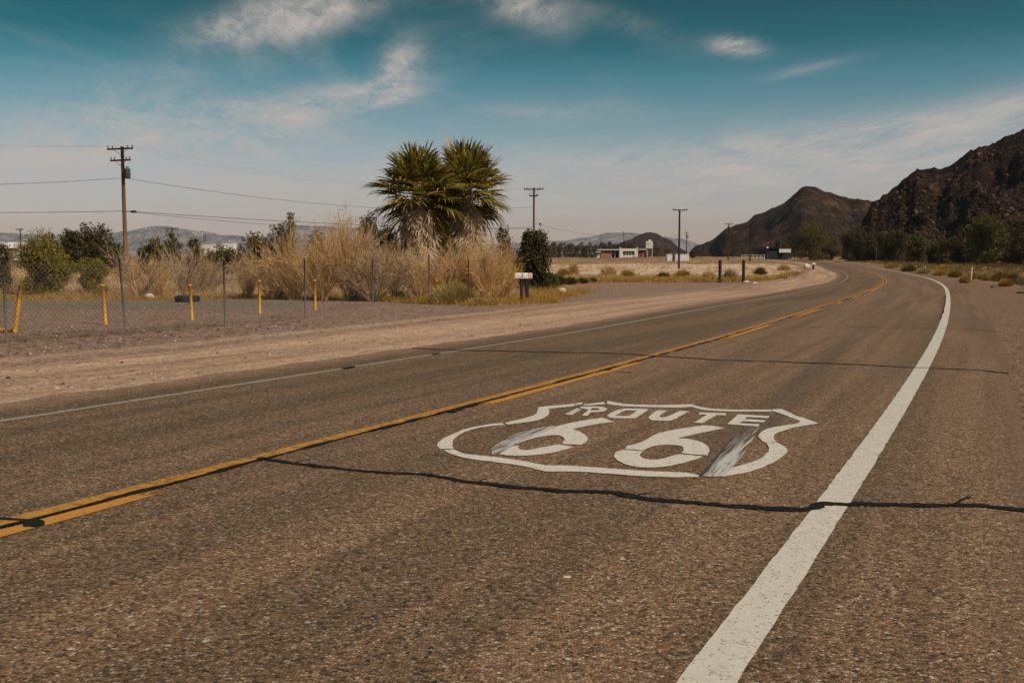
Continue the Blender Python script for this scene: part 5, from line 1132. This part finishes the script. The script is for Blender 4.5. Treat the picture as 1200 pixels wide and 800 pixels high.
def splice(label, p, L_, ang): tag(MB().tube([(-L_ / 2, 0, 0), (-L_ * .4, 0, 0), (L_ * .4, 0, 0), (L_ / 2, 0, 0)], [.03, .09, .09, .03], 8).build('splice_case', M_RUBBER, None, True, p), label, 'splice case')
splice('black splice case on the lower cable beside the transformer pole', (P1[0] + .62, P1[1] + .2, z1(248) - .03), .45, 0)
splice('small black splice case right of the pole beside the palms', (P2[0] + .75, P2[1] + .35, height(262, P2[1]) - .08), .35, 0)

# ------------------------------------------------------------------ far buildings
def bpart(root, name, c, size, m, parent=None): return MB().box(c, size).build(name, m, parent or root)
D1 = 370; s1 = D1 / F; b0 = dist_pt(698, D1); bld = empty('roadside_building', b0, 'low red and white roadside building with a white block front across the field', 'building')
X = lambda x: (x - 698) * s1
def Zr(y): return height(y, D1) - b0[2]
bt = -.3
w1 = bpart(bld, 'porch_wall', ((X(704) + X(716)) / 2, 3, (Zr(294) + bt) / 2), (X(716) - X(704), 5, Zr(294) - bt), M_PWALL)
bpart(bld, 'side_wall', ((X(698.5) + X(703.8)) / 2, 3.4, (Zr(297) + bt) / 2), (X(703.8) - X(698.5), 5, Zr(297) - bt), M_WWALL)
bpart(bld, 'carport_back', ((X(716.1) + X(725.4)) / 2, 5, (Zr(293.5) + bt) / 2), (X(725.4) - X(716.1), 2, Zr(293.5) - bt), M_DARK)
for xx in (716.4, 720.5, 724.5): MB().box((X(xx), 1.0, (Zr(293.5) + bt) / 2), (.16, .16, Zr(293.5) - bt)).build('porch_post', M_ROOFW, bld)
bpart(bld, 'window', ((X(718) + X(722)) / 2, 3.95, Zr(297)), (X(722) - X(718), .1, .7), M_ROOFW)
bpart(bld, 'roof', ((X(699.5) + X(725.3)) / 2, 3.0, Zr(292.6)), (X(725.3) - X(699.5), 6.6, .32), M_ROOFW)
bpart(bld, 'awning', ((X(697.5) + X(703.8)) / 2, .5, Zr(295.2)), (X(703.8) - X(697.5), 2.4, .28), M_WWALL)
MB().box((X(698), -.4, (Zr(295.5) + bt) / 2), (.25, .25, Zr(295.5) - bt)).build('porch_post', M_DARK, bld)
blk = MB()
xa, xb, za, zb = X(725.5), X(747), bt, Zr(291.3); wa, wb, wc, wd_ = X(729.5), X(743), Zr(299), Zr(294.2)
blk.box(((xa + wa) / 2, 0.1, (za + zb) / 2), (wa - xa, .3, zb - za)); blk.box(((wb + xb) / 2, .1, (za + zb) / 2), (xb - wb, .3, zb - za))
blk.box(((wa + wb) / 2, .1, (za + wc) / 2), (wb - wa, .3, wc - za)); blk.box(((wa + wb) / 2, .1, (wd_ + zb) / 2), (wb - wa, .3, zb - wd_))
blk.box(((xa + xb) / 2, 3.5, (za + zb) / 2 - .15), (xb - xa, 6.4, zb - za - .3)) if False else None
for xx in (xa + .15, xb - .15): blk.box((xx, 3.4, (za + zb) / 2), (.3, 6.3, zb - za))
blk.box(((xa + xb) / 2, 6.7, (za + zb) / 2), (xb - xa, .3, zb - za)); blk.box(((xa + xb) / 2, 3.4, zb - .35), (xb - xa - .62, 6.2, .2))
blk.box((xa + .3, .1, zb + .22), (.6, .5, .44)); blk.box((xb - .3, .1, zb + .22), (.6, .5, .44)); blk.build('white_block', M_WWALL, bld)
wn = bpart(bld, 'window', ((wa + wb) / 2, .32, (wc + wd_) / 2), (wb - wa, .08, wd_ - wc), M_GLASS)
for q in (.28, .5, .75): MB().box((wa + (wb - wa) * q, .24, (wc + wd_) / 2), (.07, .06, wd_ - wc)).build('mullion', M_WWALL, wn)
bpart(bld, 'red_wall', ((X(747.2) + X(760)) / 2, 3.2, (Zr(293) + bt) / 2), (X(760) - X(747.2), 5, Zr(293) - bt), M_RWALL)
bpart(bld, 'door', (X(754), .66, (Zr(295) + bt) / 2), (.9, .08, Zr(295) - bt), M_PWALL)
bpart(bld, 'roof', ((X(747.2) + X(757)) / 2, 3.0, Zr(292.3)), (X(757) - X(747.2), 6.4, .30), M_ROOFW)
bpart(bld, 'pillar', (X(757.5), .2, (Zr(293) + bt) / 2), (.35, .35, Zr(293) - bt), M_ROOFW)
# sign on posts
ps = dist_pt(760, 366); sg = empty('pole_sign', ps, 'white square sign on posts above the red building', 'sign'); s6 = 366 / F
hz1 = lambda y: height(y, 366) - ps[2]
MB().box((-.9, 0, hz1(283) / 2), (.16, .16, hz1(283))).build('post', M_DARK, sg); MB().box((1.15, 0, hz1(284) / 2), (.16, .16, hz1(284))).build('post', M_ROOFW, sg)
pn = MB().box((0.05, -.2, (hz1(283) + hz1(291)) / 2), (8 * s6, .2, 8 * s6)).box((.2, -.2, hz1(283) + .32), (3.2 * s6, .2, 1.9 * s6)).build('sign_panel', M_BOXW, sg)
for xx, zz_, ww, hh_ in ((-.65, .35, .18, .9), (-.3, .35, .18, .9), (.35, .45, .5, .16), (.5, .1, .16, .7), (.0, -.6, 1.5, .10)): MB().box((xx, -.32, (hz1(283) + hz1(291)) / 2 + zz_), (ww, .03, hh_)).build('sign_mark', M_BOXG, pn)
# white tanks
for xa_, xb_, lab in ((780, 786.6, 'smaller white box-shaped tank on the left'), (790, 806, 'longer white box-shaped tank on the right')):
    p = dist_pt((xa_ + xb_) / 2, 225); s6 = 225 / F; L_ = (xb_ - xa_) * s6; h_ = height(298, 225) - p[2]; t_ = empty('storage_tank', p, lab, 'tank', 'white tanks in the field')
    MB().box((0, 0, h_ / 2 + .05), (L_, 1.3, h_ - .1), 0, .06).build('body', M_BOXW, t_); MB().box((0, 0, h_ + .04), (L_ + .08, 1.4, .07), 0, .06).build('lid', M_BOXW, t_)
    for q in (-.4, .4): MB().box((q * L_, 0, .02), (.15, 1.1, .3)).build('skid', M_BOXG, t_)
    for q in np.linspace(-.35, .35, 3 if L_ > 2 else 2): MB().box((q * L_, -.665, h_ / 2), (.05, .03, h_ * .8)).build('rib', M_BOXW, t_)
p = dist_pt(788.3, 226); t_ = empty('utility_cabinet', p, 'dark grey cabinet between the two white tanks', 'cabinet'); MB().box((0, 0, .62), (.5, .6, 1.3), 0, .03).build('body', M_BOXG, t_); MB().box((0, -.31, .62), (.4, .02, 1.1)).build('door', M_BOXG, t_)
# shed at the bend
D2 = 245; s2_ = D2 / F; q0 = dist_pt(911, D2); sh = empty('roadside_shed', q0, 'dark open shed with a white fascia panel beside the bend', 'shed'); hh_ = height(290.5, D2) - q0[2]
Xs = lambda x: (x - 911) * s2_; Zs = lambda y: height(y, D2) - q0[2]
MB().box(((Xs(899) + Xs(911)) / 2, 1.5, Zs(291) / 2), (Xs(911) - Xs(899), 3, Zs(291))).build('walls', M_DARK, sh)
MB().box(((Xs(911.1) + Xs(925)) / 2, 2.4, Zs(296) / 2), (Xs(925) - Xs(911.1), 1.2, Zs(296))).build('back_wall', M_DARK, sh)
MB().box(((Xs(899) + Xs(925)) / 2, 1.3, Zs(290.6)), (Xs(925.5) - Xs(898.5), 3.6, .12)).build('roof', M_WOODDK, sh)
MB().box(((Xs(911.3) + Xs(925)) / 2, -.3, (Zs(291) + Zs(296)) / 2), (Xs(925) - Xs(911.3), .12, Zs(291.2) - Zs(296))).build('fascia_panel', M_MAILP if False else M_WWALL, sh)
for xx in (911.6, 918, 924.7): MB().box((Xs(xx), -.1, Zs(296) / 2), (.12, .12, Zs(296))).build('porch_post', M_WOODDK, sh)
p = dist_pt(897.8, 238); t_ = empty('lamp_post', p, 'short pale post with a round white head left of the dark shed', 'post'); h_ = height(290, 238) - p[2]
MB().tube([(0, 0, 0), (0, 0, h_ - .3)], .07, 8).build('shaft', M_STEEL, t_, True); MB().lathe((0, 0, h_ - .32), [(.1, 0), (.26, .1), (.30, .25), (.22, .42), (.06, .5)], 12).build('round_head', M_BOXW, t_, True)
p = dist_pt(930, 236); t_ = empty('teal_sign', p, 'small teal sign on a short post right of the dark shed', 'sign'); h_ = height(297, 236) - p[2]
MB().box((0, 0, h_ / 2), (.10, .10, h_)).build('post', M_WOODDK, t_); MB().box((0, -.08, h_), (1.5, .06, .36)).build('panel', M_TEAL, t_); MB().box((-.1, -.08, h_ - .42), (.7, .06, .25)).build('lower_panel', M_TEAL, t_)
# low pens beside the shed
p = dist_pt(885, 252); pen = empty('rail_fence', p, 'low pale rail fence in the plain left of the shed', 'fence')
for k in range(9): MB().box((-3.6 + k * .95, 0, .6), (.10, .10, 1.2)).build('post', M_MARK, pen)
for zz_ in (.5, 1.05): MB().box((.2, -.06, zz_), (7.8, .04, .08)).build('rail', M_MARK, pen)
# white warehouse at the left edge
D3 = 250; p = dist_pt(-20, D3); s3 = D3 / F; wh = empty('warehouse', p, 'long low white warehouse at the left edge behind the shrubs', 'building'); Zw = lambda y: height(y, D3) - p[2]
MB().box((0, 6, Zw(291) / 2), (92 * s3, 12, Zw(291))).build('walls', M_WWALL, wh); vs = [(-46.5 * s3, -.5, Zw(291)), (46.5 * s3, -.5, Zw(291)), (46.5 * s3, 12.5, Zw(291)), (-46.5 * s3, 12.5, Zw(291)), (-46.5 * s3, 6, Zw(283.5)), (46.5 * s3, 6, Zw(283.5))]
mesh_obj('roof', vs, [(0, 1, 5, 4), (3, 4, 5, 2), (0, 4, 3), (1, 2, 5), (0, 3, 2, 1)], M_ROOFW, wh)
for k in range(5): MB().box(((-36 + k * 17) * s3, -.04, 1.6), (2.4, .08, 3.0)).build('door', M_BOXG, wh)
# industrial sheds far behind
D4 = 640
for k, (xa_, xb_, yt, lab) in enumerate([(236, 250, 286, 'left of the far white industrial sheds, with a small tower'), (251, 264, 288, 'middle far white industrial shed'), (262, 275, 284.5, 'right-hand far white industrial shed with the higher roof')]):
    dd = D4 + k * 18; p = dist_pt((xa_ + xb_) / 2, dd); L_ = (xb_ - xa_) * dd / F; h_ = height(yt, dd) - p[2]; t_ = empty('industrial_shed', p, lab, 'building', 'far white industrial sheds')
    MB().box((0, 4, h_ / 2), (L_, 8, h_)).build('walls', M_WWALL, t_); MB().box((0, 4, h_ + .15), (L_ + .6, 8.6, .3)).build('roof', M_ROOFW, t_)
    for q in (-.25, .2): MB().box((q * L_, -.05, h_ * .35), (L_ * .18, .1, h_ * .6)).build('door', M_BOXG, t_)
    if k == 0:
        tw_ = MB(); ht_ = height(274, dd) - p[2]
        for sx in (-.9, .9):
            for sy in (-.9, .9): tw_.tube([(sx - 1.5, sy + 3, h_), (sx * .5 - 1.5, sy * .5 + 3, ht_)], .14, 5)
        for q in np.linspace(0, 1, 5)[1:]:
            zq = h_ + (ht_ - h_) * q; e_ = .9 * (1 - q * .5)
            tw_.tube([(-1.5 - e_, 3 - e_, zq), (-1.5 + e_, 3 - e_, zq), (-1.5 + e_, 3 + e_, zq), (-1.5 - e_, 3 + e_, zq), (-1.5 - e_, 3 - e_, zq)], .10, 4)
        tw_.build('tower', M_STEEL, t_)
# white drum in the scrub
p = dist_pt(121, 118); tag(MB().lathe((0, 0, 0), [(.27, 0), (.29, .03), (.28, .3), (.30, .32), (.28, .34), (.28, .62), (.30, .64), (.28, .66), (.28, height(301, 118) - p[2]), (.24, height(301, 118) - p[2] + .03)], 16).build('drum', M_BOXW, None, True, p), 'white drum half hidden in the scrub left of the transformer pole', 'drum')
